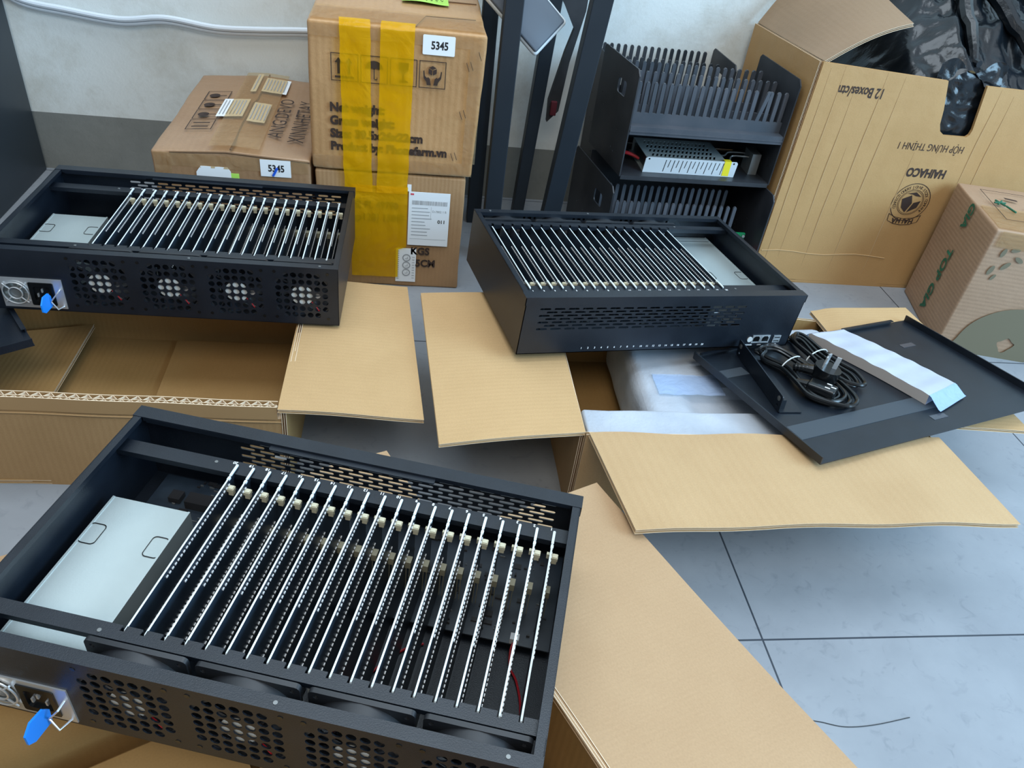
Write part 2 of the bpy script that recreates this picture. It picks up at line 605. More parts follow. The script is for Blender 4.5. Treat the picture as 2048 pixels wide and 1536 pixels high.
def text(s, size, M, mat, parent, name='printed_text', width=None, bold=0.0, align='LEFT', th=0.0):
    """lettering lying in the local XY plane of M; width (m) rescales along x"""
    cu = bpy.data.curves.new('lettering', 'FONT')
    cu.body = s
    cu.size = size
    cu.align_x = align
    cu.offset = bold
    cu.extrude = th
    cu.resolution_u = 3
    t = bpy.data.objects.new('lettering', cu)
    COL.objects.link(t)
    bpy.context.view_layer.update()
    dg = bpy.context.evaluated_depsgraph_get()
    me = bpy.data.meshes.new_from_object(t.evaluated_get(dg))
    bpy.data.objects.remove(t)
    bpy.data.curves.remove(cu)
    xs = [v.co.x for v in me.vertices]
    if width and xs:
        k = width / max(1e-6, (max(xs) - min(xs)))
        me.transform(Matrix.Diagonal((k, 1, 1, 1)))
    me.transform(M)
    me.name = name
    me.materials.clear()
    me.materials.append(mat)
    o = bpy.data.objects.new(name, me)
    COL.objects.link(o)
    if parent:
        o.parent = parent
    return o


def rbox(mb, x0, x1, y0, y1, z0, z1, r=0.01, n=8, disp=None, mi=0):
    """rounded, subdivided box; disp(p, normal)->offset vector"""
    c = Vector(((x0 + x1) / 2, (y0 + y1) / 2, (z0 + z1) / 2))
    h = Vector(((x1 - x0) / 2, (y1 - y0) / 2, (z1 - z0) / 2))

    def ticks(a):
        i = max(a - r, 0)
        t = [-a, -a + r * 0.3, -a + r * 0.65]
        t += [-i + 2 * i * k / n for k in range(n + 1)]
        t += [a - r * 0.65, a - r * 0.3, a]
        return t
    for ax in range(3):
        for sg in (-1, 1):
            a, b_ = (ax + 1) % 3, (ax + 2) % 3
            ta, tb = ticks(h[a]), ticks(h[b_])
            vs, uv = [], []
            for q in tb:
                for p in ta:
                    w = Vector((0, 0, 0))
                    w[ax] = sg * h[ax]
                    w[a] = p
                    w[b_] = q
                    inn = Vector([max(-(h[i] - r), min(h[i] - r, w[i])) for i in range(3)])
                    d = w - inn
                    if d.length > 1e-9:
                        nn = d.normalized()
                        w = inn + nn * r
                    else:
                        nn = Vector((0, 0, 0))
                        nn[ax] = sg
                    if disp:
                        w = w + disp(w, nn)
                    vs.append(tuple(w + c))
                    if ax == 2:
                        uv.append((w.x, w.y))
                    elif ax == 1:
                        uv.append((w.x, w.z))
                    else:
                        uv.append((w.y, w.z))
            na, nb = len(ta), len(tb)
            fs = []
            for j in range(nb - 1):
                for i in range(na - 1):
                    k = j * na + i
                    qd = (k, k + 1, k + na + 1, k + na)
                    fs.append(qd if sg > 0 else tuple(reversed(qd)))
            mb.add(vs, fs, mi, True, uv)


def nz(p, s, seed=0.0):
    return noise.noise(Vector((p[0] * s + seed, p[1] * s + seed * 1.7, p[2] * s - seed)))


def sheet(name, c, th, parent, mats, nu=10, nv=10, bend=None, wob=0.0015, seed=0.0, edge=None, core=True):
    """corrugated board: c = corners p00,p10,p11,p01 (top face); liners with a recessed dark core between"""
    c = [Vector(q) for q in c]
    n = (c[1] - c[0]).cross(c[3] - c[0]).normalized()
    lu = (c[1] - c[0]).length
    lv = (c[3] - c[0]).length

    def base(u, v):
        p = c[0] * (1 - u) * (1 - v) + c[1] * u * (1 - v) + c[2] * u * v + c[3] * (1 - u) * v
        if edge:
            p = p + edge(u, v)
        off = wob * nz(p, 9, seed)
        if bend:
            off += bend(u, v)
        return p + n * off

    mb = MB()

    def slab(w0, w1, ins, mi):
        iu, iv = ins / lu, ins / lv

        def mp(u, v):
            return (iu + u * (1 - 2 * iu), iv + v * (1 - 2 * iv))
        top = lambda u, v: base(*mp(u, v)) + n * w1
        bot = lambda u, v: base(*mp(u, v)) + n * w0
        uvf = lambda u, v: (u * lu + seed, v * lv + seed)
        mb.grid(top, nu, nv, mi, True, uvf)
        mb.grid(bot, nu, nv, mi, True, uvf, flip=True)
        # sides
        for fn in ((lambda t: (t, 0)), (lambda t: (1, t)), (lambda t: (1 - t, 1)), (lambda t: (0, 1 - t))):
            k = max(nu, nv)
            vs = []
            for i in range(k + 1):
                q = fn(i / k)
                vs.append(tuple(bot(*q)))
                vs.append(tuple(top(*q)))
            fs = [(2 * i, 2 * i + 2, 2 * i + 3, 2 * i + 1) for i in range(k)]
            mb.add(vs, fs, mi if mi == 1 else 2, False, [(0, 0)] * len(vs))
    t = 0.0007
    if core:
        slab(-t, 0, 0, 0)
        slab(-th, -th + t, 0, 0)
        slab(-th * 0.45 - t, -th * 0.45, 0.0006, 0)
        slab(-th + t, -t, 0.0022, 1)
    else:
        slab(-th, 0, 0, 0)
    return mb.build(name, [mats, MC['core'], MC['flute']], parent, 50)


# ------------------------------------------------------------------ the room
def plane_obj(name, x0, x1, y0, y1, z0, z1, mat):
    mb = MB()
    mb.box(x0, x1, y0, y1, z0, z1)
    return struct(mb.build(name, mat))


plane_obj('floor', -3.0, 3.4, -2.0, 1.72, -0.05, 0.0, floor_mat())
plane_obj('wall_back', -3.0, 3.4, 1.72, 1.82, -0.05, 2.6, wall_mat())


# ------------------------------------------------------------------ server chassis
W, D, H = 0.45, 0.2721, 0.0903
T = 0.0012


def build_chassis(M, label):
    root = thing('server_chassis', label, 'computer case', M, 'open black multi-board computer cases')
    bk = MC['black']
    # case body: tray, two sides with folded rims
    mb = MB()
    mb.box(0, W, 0, D, 0, T)
    for s in (0, 1):
        x0, x1 = (0, T) if s == 0 else (W - T, W)
        mb.box(x0, x1, 0, D, T, H - 0.0005)
        a, b_ = (0, 0.0078) if s == 0 else (W - 0.0078, W)
        mb.box(a, b_, 0.0005, D - 0.001, H - T - 0.0005, H - 0.0005)
        e0, e1 = (0.0066, 0.0078) if s == 0 else (W - 0.0078, W - 0.0066)
        mb.box(e0, e1, 0.012, D - 0.016, H - 0.006, H - T - 0.0005)
    mb.build('case_body', bk, root)
    # fan wall at y=0: grid of round holes in front of each fan
    FC = [0.1386, 0.2262, 0.3134, 0.4005]
    ZC, P = 0.0465, 0.0104
    face = lambda u, v, w: (u, w, v)
    mb = MB()
    px0, px1, pz0, pz1 = 0.0125, 0.0905, 0.0045, 0.0490      # power supply cut-out
    n = 7
    half = n * P / 2
    xs = [0.0]
    regions = []
    for c in FC:
        regions.append((c - half, c + half))
    z0, z1 = ZC - half, ZC + half
    # solid strips
    mb.box(0, W, 0, T, 0, min(z0, pz0))
    mb.box(0, W, 0, T, z1, H - 0.0012)
    mb.box(0, px0, 0, T, min(z0, pz0), z1)
    mb.box(px0, px1, 0, T, pz1, z1)
    mb.box(px1, regions[0][0], 0, T, min(z0, pz0), z1)
    if z0 > pz0:
        mb.box(regions[0][0], W, 0, T, pz0, z0)
    for i in range(4):
        a = regions[i][1]
        b_ = regions[i + 1][0] if i < 3 else W
        mb.box(a, b_, 0, T, max(z0, pz0), z1)
    for c in FC:
        for i in range(n):
            for j in range(n):
                cx = c + (i - 3) * P
                cz = ZC + (j - 3) * P
                d = math.hypot(i - 3, j - 3)
                rect = [(cx - P / 2, cz - P / 2), (cx + P / 2, cz - P / 2), (cx + P / 2, cz + P / 2), (cx - P / 2, cz + P / 2)]
                if d < 3.7:
                    mb.plate(rect, [circle(cx, cz, P * 0.40, 10)], face, T)
                else:
                    mb.plate(rect, [], face, T)
    mb.box(0.0003, W - 0.0003, 0.0, 0.0112, H - T, H)     # folded top flange
    mb.box(0.008, W - 0.008, 0.0100, 0.0112, H - 0.006, H - T)
    fixn(mb.build('fan_wall', bk, root))
    # slotted wall at y=D
    mb = MB()
    vf = lambda u, v, w: (u, D - w, v)
    x0, x1 = 0.0985, 0.4305
    nr, pz = 7, 0.00525
    zt = 0.0745
    zb = zt - nr * pz
    mb.box(0, W, D - T, D, 0, zb)
    mb.box(0, W, D - T, D, zt, H - T)
    mb.box(0, x0, D - T, D, zb, zt)
    mb.box(x1, W, D - T, D, zb, zt)
    nc = 16
    pw = (x1 - x0) / nc
    for r_ in range(nr):
        za, zc = zb + r_ * pz, zb + (r_ + 1) * pz
        off = 0.0 if r_ % 2 == 0 else 0.5
        edges = [x0] + ([x0 + pw * 0.5] if off else [])
        k = 0
        x = x0 + off * pw
        if off:
            mb.box(x0, x, D - T, D, za, zc)
        while x + pw <= x1 + 1e-6:
            mb.plate([(x, za), (x + pw, za), (x + pw, zc), (x, zc)], [stadium(x + pw / 2, (za + zc) / 2, pw * 0.76, 0.0034)], vf, T)
            x += pw
        if x < x1 - 1e-5:
            mb.box(x, x1, D - T, D, za, zc)
    mb.box(-0.0012, W + 0.0012, D - 0.0155, D + 0.0004, H - T, H)     # wide lip, slightly wider than the body
    mb.box(-0.0012, W + 0.0012, D - 0.0003, D + 0.0004, H - 0.012, H - T)
    mb.box(-0.0012, 0.0, D - 0.0155, D + 0.0004, H - 0.012, H - T)
    mb.box(W, W + 0.0012, D - 0.0155, D + 0.0004, H - 0.012, H - T)
    mb.box(0.009, W - 0.009, D - 0.0155, D - 0.0145, H - 0.005, H - T)
    mb.box(0.012, W * 0.29, D - 0.0157, D - 0.0145, H - 0.0065, H - T)
    fixn(mb.build('slotted_wall', bk, root))
    # raised stiffening strip hooked under the lip
    mb = MB()
    mb.plate(rrect(0.142, 0.308, D - 0.0215, D - 0.0140, 0.002), [], lambda u, v, w: (u, v, H - 0.0040 + w), 0.0013)
    mb.build('lip_strip', bk, root)
    # crossbars
    mb = MB()
    mb.box(T, W - T, 0.2195, 0.2360, 0.0765, 0.0777)
    mb.box(T, W - T, 0.2348, 0.2360, 0.0735, 0.0765)
    mb.box(T, W - T, 0.2195, 0.2207, 0.0715, 0.0765)
    mb.build('rear_crossbar', bk, root)
    CX = [0.1192 + 0.016305 * k for k in range(20)]
    mb = MB()
    zf = 0.0835
    mb.box(T, W - T, 0.0285, 0.0362, zf - T, zf)
    mb.box(T, W - T, 0.0285, 0.0297, 0.0775, zf - T)
    x = T
    for c in CX + [None]:
        e = (c - 0.0012) if c else W - T
        mb.box(x, e, 0.0362, 0.0412, zf - T, zf)
        mb.box(x, e, 0.0400, 0.0412, zf - 0.007, zf - T)
        if c:
            x = c + 0.0026
    mb.build('front_crossbar', bk, root)
    # numbers on rear crossbar and below the slots
    rows = {'slot_numbers': [], 'port_numbers': []}
    for k, c in enumerate(reversed(CX)):
        rows['slot_numbers'].append((str(k + 1), Matrix.Translation((c - 0.0012, 0.2350, 0.0780)) @ Matrix.Rotation(math.pi, 4, 'Z'), 0.0046))
    for k in range(20):
        x = 0.3531 - k * (0.3531 - 0.1559) / 19
        rows['port_numbers'].append((str(k + 1), frame_mat((x + 0.001, D + 0.0003, 0.0060), (-1, 0, 0), (0, 0, 1), (0, 1, 0)), 0.0042))
    for nm, items in rows.items():
        j = bpy.data.meshes.new(nm)
        bmn = bmesh.new()
        for s, Mx, sz in items:
            t = text(s, sz, Mx, MC['silk'], None, bold=0.0001)
            bmn.from_mesh(t.data)
            me = t.data
            bpy.data.objects.remove(t)
            bpy.data.meshes.remove(me)
        bmn.to_mesh(j)
        bmn.free()
        j.materials.append(MC['silk'])
        o = bpy.data.objects.new(nm, j)
        COL.objects.link(o)
        o.parent = root
    # fans
    fan = None
    for i, c in enumerate(FC):
        if fan is None:
            fb = MB()
            hs = 0.0405
            ff = lambda u, v, w: (u, w, v)
            rim = rrect(-hs, hs, -hs, hs, 0.004, 3)
            hole = circle(0, 0, 0.0385, 36)
            for y0 in (0.0, 0.0205):
                fb.M = Matrix.Translation((0, y0, 0))
                fb.plate(rim, [hole] + [circle(sx * 0.0345, sz * 0.0345, 0.0022, 8) for sx in (-1, 1) for sz in (-1, 1)], ff, 0.0042)
            fb.M = Matrix.Translation((0, 0.0042, 0))
            fb.plate(circle(0, 0, 0.0398, 36), [hole], ff, 0.0163)
            fb.M = Matrix.Identity(4)
            for a in range(4):      # stator struts at the outlet side
                t0 = a * math.pi / 2 + 0.5
                fb.tube([(0.014 * math.cos(t0), 0.0018, 0.014 * math.sin(t0)), (0.039 * math.cos(t0 + 0.35), 0.0018, 0.039 * math.sin(t0 + 0.35))], 0.0011, 5)
            fan = fixn(fb.build('cooling_fan', MC['fan_plastic'], root))
            hb = MB()
            hb.cyl((0, 0.0018, 0), (0, 1, 0), 0.0168, 0.021, 28)
            hub = hb.build('fan_hub', MC['fan_plastic'], fan)
            sb = MB()
            sb.cyl((0, 0.0010, 0), (0, 1, 0), 0.0152, 0.0009, 28)
            sb.build('hub_sticker', MC['grey_label'], fan)
            bb = MB()
            for q in range(7):
                a0 = 2 * math.pi * q / 7

                def bl(u, v, a0=a0):
                    rr = 0.0165 + u * 0.0212
                    sweep = a0 + (v - 0.5) * (0.78 + 0.1 * u) + u * 0.35
                    y = 0.0055 + v * 0.014 + 0.002 * math.sin(u * 2)
                    return (rr * math.cos(sweep), y, rr * math.sin(sweep))
                bb.grid(bl, 4, 5)
                bb.grid(lambda u, v, f=bl: tuple(Vector(f(u, v)) + Vector((0, 0.0011, 0))), 4, 5, flip=True)
            bb.build('fan_blades', MC['blade'], fan)
            wb = MB()
            wb.tube([(0.012, 0.0022, -0.010), (0.018, 0.0016, -0.017), (0.022, 0.0016, -0.024), (0.026, 0.002, -0.030), (0.033, 0.003, -0.036)], 0.0010, 6)
            wb.build('fan_wire', MC['red_wire'], fan)
            f = fan
        else:
            f = copy_tree(fan, root)
        f.location = (c, 0.0014, 0.0452)
    # power supply
    pb = MB()
    pb.box(0.0135, 0.0905, 0.0025, 0.186, 0.0040, 0.0500)
    pb.box(0.0135, 0.0155, 0.0025, 0.186, 0.0500, 0.0507)
    pb.box(0.0885, 0.0905, 0.0025, 0.186, 0.0500, 0.0507)
    psu = pb.build('power_supply', MC['steel'], root)
    pb = MB()
    for (a, b_, s) in ((0.0140, 0.030, 1), (0.0745, 0.0900, -1)):
        pts = rrect(a, b_, 0.128, 0.152, 0.004)
        pb.plate(pts, [[(p[0] * 0.93 + (a + b_) / 2 * 0.07, p[1] * 0.93 + 0.14 * 0.07) for p in pts]], lambda u, v, w: (u, v, 0.0502 + w), 0.0004)
    pb.box(0.016, 0.088, 0.0178, 0.0188, 0.0500, 0.0504)
    pb.build('lid_tabs', MC['black_plastic'], psu)
    # face of power supply: plate, fan disc, socket, wire bail and blue tab
    pb = MB()
    pb.plate([(0.0125, 0.0045), (0.0905, 0.0045), (0.0905, 0.0490), (0.0125, 0.0490)],
             [rrect(0.0480, 0.0790, 0.0090, 0.0435, 0.002), circle(0.0305, 0.0268, 0.0165, 28)], lambda u, v, w: (u, -0.0012 + w, v), 0.0012)
    fixn(pb.build('end_plate', MC['steel_bright'], psu))
    pb = MB()
    pb.plate(rrect(0.0480, 0.0790, 0.0090, 0.0435, 0.002), [rrect(0.0530, 0.0740, 0.0150, 0.0375, 0.003)], lambda u, v, w: (u, -0.0022 + w, v), 0.0026)
    pb.box(0.052, 0.075, 0.0004, 0.0014, 0.014, 0.039)
    sock = fixn(pb.build('power_socket', MC['black_plastic'], psu))
    pb = MB()
    for dx, dz in ((0.0575, 0.024), (0.0695, 0.024), (0.0635, 0.031)):
        pb.box(dx - 0.0008, dx + 0.0008, -0.0018, 0.0006, dz - 0.0025, dz + 0.0025)
    pb.build('socket_pins', MC['steel_bright'], sock)
    pb = MB()
    pb.cyl((0.0305, 0.0020, 0.0268), (0, -1, 0), 0.0085, 0.0030, 24)
    for q in range(9):
        a0 = 2 * math.pi * q / 9
        pb.grid(lambda u, v, a0=a0: ((0.0305 + (0.0085 + u * 0.0075) * math.cos(a0 + v * 0.45)), 0.0012 + v * 0.001, 0.0268 + (0.0085 + u * 0.0075) * math.sin(a0 + v * 0.45)), 2, 2)
    pb.build('psu_fan', MC['grey_comp'], psu)
    pb = MB()
    for rr in (0.0085, 0.0160):
        pb.tube([(0.0305 + rr * math.cos(a * math.pi / 12), -0.0030, 0.0268 + rr * math.sin(a * math.pi / 12)) for a in range(24)], 0.0009, 6, closed=True)
    for a in range(4):
        t0 = math.pi / 4 + a * math.pi / 2
        pb.tube([(0.0305 + rr * math.cos(t0), -0.0030, 0.0268 + rr * math.sin(t0)) for rr in (0.0085, 0.0195)], 0.0009, 6)
    pb.build('fan_grille', MC['steel_bright'], psu)
    pb = MB()
    pb.tube([(0.0860, -0.001, 0.034), (0.0858, -0.009, 0.033), (0.0800, -0.012, 0.026), (0.0760, -0.010, 0.020), (0.0835, -0.012, 0.010), (0.0865, -0.001, 0.0085)], 0.0009, 6)
    bail = pb.build('wire_bail', MC['steel_bright'], psu)
    pb = MB()
    hexo = [(-0.0060, 0.0265), (-0.0105, 0.0335), (-0.0225, 0.0345), (-0.0300, 0.0265), (-0.0300, 0.0160), (-0.0245, 0.0115), (-0.0075, 0.0120)]
    pb.plate(hexo, [], lambda u, v, w: (0.0742 + w + 0.1 * u, u, v), 0.0018)
    fixn(pb.build('blue_tab', MC['blue'], bail))
    # motherboard with parts
    mbm = MB()
    mbm.box(0.020, 0.445, 0.188, 0.262, 0.0080, 0.0096)
    mbm.box(0.098, 0.445, 0.150, 0.188, 0.0080, 0.0096)
    board = mbm.build('motherboard', MC['pcb'], root)
    mbm = MB()
    rr = random.Random(3)
    for k in range(90):
        x = rr.uniform(0.03, 0.44)
        y = rr.uniform(0.196, 0.258) if x < 0.1 else rr.uniform(0.156, 0.256)
        w, d = rr.choice([(0.003, 0.0015), (0.0015, 0.003), (0.007, 0.006), (0.004, 0.004), (0.009, 0.004)])
        mbm.box(x, x + w, y, y + d, 0.0096, 0.0096 + rr.uniform(0.0008, 0.003))
    mbm.build('chips', MC['chip'], board)['kind'] = 'stuff'
    mbm = MB()
    mbm.box(0.060, 0.094, 0.222, 0.236, 0.0096, 0.020)
    mbm.build('video_socket', MC['chip'], board)
    mbm = MB()
    mbm.box(0.040, 0.052, 0.226, 0.238, 0.0096, 0.016)
    mbm.build('power_jack', MC['chip'], board)
    mbm = MB()
    for k in range(70):
        x = rr.uniform(0.03, 0.44)
        y = rr.uniform(0.196, 0.258) if x < 0.1 else rr.uniform(0.156, 0.256)
        mbm.box(x, x + rr.choice((0.0008, 0.005, 0.003)), y, y + 0.0008, 0.0096, 0.0112)
    for r_ in range(3):
        mbm.box(0.060 + 0.012 * r_, 0.068 + 0.012 * r_, 0.208, 0.2088, 0.0096, 0.0106)
    mbm.cyl((0.055, 0.208, 0.0096), (0, 0, 1), 0.003, 0.005, 12)
    mbm.cyl((0.048, 0.203, 0.0096), (0, 0, 1), 0.003, 0.005, 12)
    mbm.build('small_components', MC['grey_comp'], board)['kind'] = 'stuff'
    mbm = MB()
    for c in CX:
        mbm.box(c + 0.0016, c + 0.0068, 0.1840, 0.1920, 0.0400, 0.0480)
        mbm.box(c + 0.0022, c + 0.0029, 0.1850, 0.1856, 0.0096, 0.0400)
        mbm.box(c + 0.0053, c + 0.0060, 0.1850, 0.1856, 0.0096, 0.0400)
    so = mbm.build('board_sockets', MC['socket'], board)
    so['kind'] = 'stuff'
    # slot-in boards
    card = None
    for i, c in enumerate(CX):
        if card is None:
            prof = [(0.0365, 0.0130), (0.0365, 0.0755), (0.0395, 0.0800), (0.2060, 0.0800), (0.2085, 0.0802), (0.2130, 0.0802),
                    (0.2160, 0.0802), (0.2180, 0.0802), (0.2300, 0.0802), (0.2300, 0.0786), (0.2180, 0.0720), (0.2180, 0.0130)]
            cb = MB()
            t = 0.0016
            n = len(prof)
            tri = tessellate_polygon([[Vector((p[0], p[1], 0)) for p in prof]])
            vs = [(0, p[0], p[1]) for p in prof] + [(t, p[0], p[1]) for p in prof]
            cb.add(vs, [tuple(q) for q in tri] + [tuple(a + n for a in reversed(q)) for q in tri], 0)
            cb.add(vs, [(a, (a + 1) % n, (a + 1) % n + n, a + n) for a in range(n) if a < 9], 1)
            cb.add(vs, [(a, (a + 1) % n, (a + 1) % n + n, a + n) for a in range(n) if a >= 9], 0)
            card = fixn(cb.build('circuit_board', [MC['pcb'], MC['pcb_edge']], root))
            cb = MB()
            for k in range(25):
                y = 0.0960 + k * 0.0046
                cb.box(t, t + 0.0007, y, y + 0.0026, 0.0735, 0.0750)
            cb.build('upper_solder_pins', MC['solder'], card)
            cb = MB()
            for k in range(33):
                y = 0.0460 + k * 0.0046
                cb.box(t, t + 0.0007, y, y + 0.0026, 0.0500, 0.0515)
            cb.build('lower_solder_pins', MC['solder'], card)
            cb = MB()
            cb.box(t + 0.0012, t + 0.0058, 0.2035, 0.2080, 0.0655, 0.0745)
            cb.box(t, t + 0.0064, 0.2030, 0.2085, 0.0700, 0.0735)
            cb.box(-0.0026, 0.0, 0.2055, 0.2085, 0.0690, 0.0745)
            cb.build('connector', MC['ivory'], card)
            cb = MB()
            cb.box(-0.0004, t + 0.0004, 0.2140, 0.2290, 0.0795, 0.0806)
            cb.box(-0.0004, t + 0.0006, 0.2090, 0.2125, 0.0785, 0.0804)
            cb.build('edge_rail', MC['pcb_edge'], card)
            cd = card
        else:
            cd = copy_tree(card, root)
        cd.location = (c, 0, 0)
    # loose red wires on the tray
    wires = [[(0.413, 0.150, 0.018), (0.411, 0.142, 0.012), (0.4135, 0.130, 0.004), (0.4215, 0.118, 0.0030), (0.4290, 0.095, 0.0030), (0.4315, 0.065, 0.0030), (0.4360, 0.030, 0.0040)],
             [(0.333, 0.135, 0.0030), (0.3165, 0.124, 0.0030), (0.300, 0.102, 0.0030), (0.2890, 0.075, 0.0030), (0.2870, 0.045, 0.0040), (0.2865, 0.028, 0.0050)],
             [(0.2475, 0.070, 0.0030), (0.2465, 0.050, 0.0030), (0.2475, 0.030, 0.0050)]]
    for w in wires:
        wb = MB()
        pts = []
        for k in range(len(w) - 1):
            p0 = Vector(w[max(k - 1, 0)])
            p1, p2 = Vector(w[k]), Vector(w[k + 1])
            p3 = Vector(w[min(k + 2, len(w) - 1)])
            for s in range(5):
                u = s / 5
                pts.append(0.5 * ((2 * p1) + (-p0 + p2) * u + (2 * p0 - 5 * p1 + 4 * p2 - p3) * u * u + (-p0 + 3 * p1 - 3 * p2 + p3) * u ** 3))
        pts.append(Vector(w[-1]))
        wb.tube(pts, 0.0011, 6)
        wire = wb.build('power_wire', MC['red_wire'], root)
    mbm = MB()
    mbm.box(0.4085, 0.4165, 0.147, 0.154, 0.014, 0.021)
    mbm.build('wire_plug', MC['label'], root)
    # screws on the fan wall and flanges
    for (sx, sz) in [(c + dx, zz) for c in FC for dx in (-0.035, 0.035) for zz in (0.0105, 0.0820)]:
        sb = MB()
        sb.cyl((sx, 0.0004, sz), (0, -1, 0), 0.0022, 0.0008, 10)
        sb.build('screw', MC['black_plastic'], root)
    for (sx, sy, sz) in ((0.104, 0.0330, 0.0835), (0.098, 0.2300, 0.0777), (0.256, 0.0055, H), (0.425, 0.0055, H)):
        sb = MB()
        sb.cyl((sx, sy, sz), (0, 0, 1), 0.0017, 0.0006, 10)
        sb.build('screw', MC['grey_comp'], root)
    # ports on the slotted wall: power button, twin network sockets, usb
    y = D + 0.0002
    sb = MB()
    sb.cyl((0.0725, y, 0.0135), (0, 1, 0), 0.0045, 0.0012, 20)
    sb.build('power_button', MC['grey_label'], root)
    sb = MB()
    for xx in (0.0605, 0.0445):
        sb.plate([(xx - 0.0078, 0.0070), (xx + 0.0078, 0.0070), (xx + 0.0078, 0.0205), (xx - 0.0078, 0.0205)],
                 [[(xx - 0.0058, 0.0088), (xx + 0.0058, 0.0088), (xx + 0.0058, 0.0160), (xx + 0.0030, 0.0188), (xx - 0.0030, 0.0188), (xx - 0.0058, 0.0160)]],
                 lambda u, v, w: (u, y + w, v), 0.0008)
        sb.box(xx - 0.006, xx + 0.006, y, y + 0.0002, 0.0085, 0.0190, 1)
    fixn(sb.build('network_sockets', [MC['steel_bright'], MC['black_plastic']], root))
    sb = MB()
    for zz in (0.0100, 0.0165):
        sb.plate([(0.0165, zz - 0.003), (0.0295, zz - 0.003), (0.0295, zz + 0.003), (0.0165, zz + 0.003)],
                 [[(0.0178, zz - 0.0019), (0.0282, zz - 0.0019), (0.0282, zz + 0.0005), (0.0178, zz + 0.0005)]], lambda u, v, w: (u, y + w, v), 0.0008)
        sb.box(0.0175, 0.0285, y, y + 0.0002, zz - 0.002, zz + 0.002, 1)
    fixn(sb.build('usb_sockets', [MC['steel_bright'], MC['black_plastic']], root))
    for s, xx in (('POWER', 0.077), ('LAN', 0.055), ('USB', 0.026)):
        text(s, 0.0036, frame_mat((xx, D + 0.0004, 0.0022), (-1, 0, 0), (0, 0, 1), (0, 1, 0)), MC['silk'], root, 'port_caption', bold=0.0001)
    sb = MB()
    sb.box(0.139, 0.151, D - 0.004, D - 0.003, 0.0600, 0.0622)
    sb.build('white_mark', MC['silk'], root)
    return root


MA = frame_mat((-0.3269, 0.3697, 0.1506), (0.96282, -0.27012, 0.00249), (0.27013, 0.96282, -0.00335), (-0.00149, 0.0039, 0.99999))
MBm = frame_mat((-0.534, 0.9418, 0.1448), (0.99979, -0.02047, -0.00285), (0.02044, 0.99975, -0.00892), (0.00304, 0.00886, 0.99996))
MCm = frame_mat((0.5462, 1.2114, 0.1276), (-0.97872, -0.19617, 0.06018), (0.19744, -0.98018, 0.01595), (0.05586, 0.0275, 0.99806))
chA = build_chassis(MA, 'black open computer case nearest the camera, bright silver power supply in its left bay')
chB = copy_tree(chA)
chB.matrix_world = MBm
chB['label'] = 'black open computer case at upper left, four round fan grilles facing the camera'
chC = copy_tree(chA)
chC.matrix_world = MCm
chC['label'] = 'black open computer case on the right, slotted numbered wall facing the camera'


# ------------------------------------------------------------------ open cartons under the cases
def vwall(name, a, b_, z0a, z1a, z1b, parent, mat, th=0.006, seed=0, edge=None, core=True):
    """upright cardboard wall between ground points a and b; thickness goes to the right of a->b"""
    c = [(a[0], a[1], z0a), (b_[0], b_[1], z0a), (b_[0], b_[1], z1b), (a[0], a[1], z1a)]
    return sheet(name, c, th, parent, mat, 12, 5, None, 0.0012, seed, edge, core)


# carton A (below the foreground case)
ua = Vector((-0.900, -0.436, 0))
da = Vector((0.436, -0.900, 0))
oa = Vector((0.055, 0.542, 0))
tA = thing('shipping_carton', 'open cardboard carton under the foreground computer case, long flap spread to its right', 'cardboard box', None, 'open cartons under the computer cases')


def pA(u, d, z=0.0):
    q = oa + ua * u + da * d
    return (q.x, q.y, z)


LA, WA, ZA = 0.49, 0.36, 0.1475
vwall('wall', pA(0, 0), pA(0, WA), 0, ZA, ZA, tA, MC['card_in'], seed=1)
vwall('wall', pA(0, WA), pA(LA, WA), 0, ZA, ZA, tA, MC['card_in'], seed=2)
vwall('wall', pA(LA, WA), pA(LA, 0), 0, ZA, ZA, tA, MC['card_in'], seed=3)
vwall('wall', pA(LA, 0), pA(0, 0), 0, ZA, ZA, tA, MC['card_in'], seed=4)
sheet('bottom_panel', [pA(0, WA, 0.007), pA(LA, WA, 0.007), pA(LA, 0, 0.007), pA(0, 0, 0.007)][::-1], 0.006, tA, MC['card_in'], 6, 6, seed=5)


def edge_a(u, v):
    # far corner pulled in, slightly bowed outer edge
    return Vector((0.008 * math.sin(v * math.pi), 0, 0)) * u


sheet('flap', [pA(0.0, -0.002, 0.1470), pA(0.0, 0.362, 0.1470), pA(-0.203, 0.384, 0.1400), pA(-0.206, -0.006, 0.1330)], 0.005, tA, MC['card_plain'], 14, 16,
      lambda u, v: -0.003 * math.sin(u * 3.0) * v, 0.0018, 6, None)
sheet('flap', [pA(0.44, -0.003, 0.1465), pA(0.0, -0.003, 0.1465), pA(0.0, -0.150, 0.145), pA(0.44, -0.165, 0.147)], 0.005, tA, MC['card_plain'], 14, 8,
      lambda u, v: -0.002 * v, 0.002, 7)
# folded-in liner panels seen below the case
lin = [pA(0.24, 0.030, 0.050), pA(0.47, 0.030, 0.050), pA(0.47, 0.330, 0.050), pA(0.24, 0.330, 0.050)]
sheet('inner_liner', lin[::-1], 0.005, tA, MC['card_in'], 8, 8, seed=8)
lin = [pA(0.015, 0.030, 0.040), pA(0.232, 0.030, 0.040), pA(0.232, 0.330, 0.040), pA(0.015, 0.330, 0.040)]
sheet('inner_liner', lin[::-1], 0.005, tA, MC['card_in'], 8, 8, seed=9)

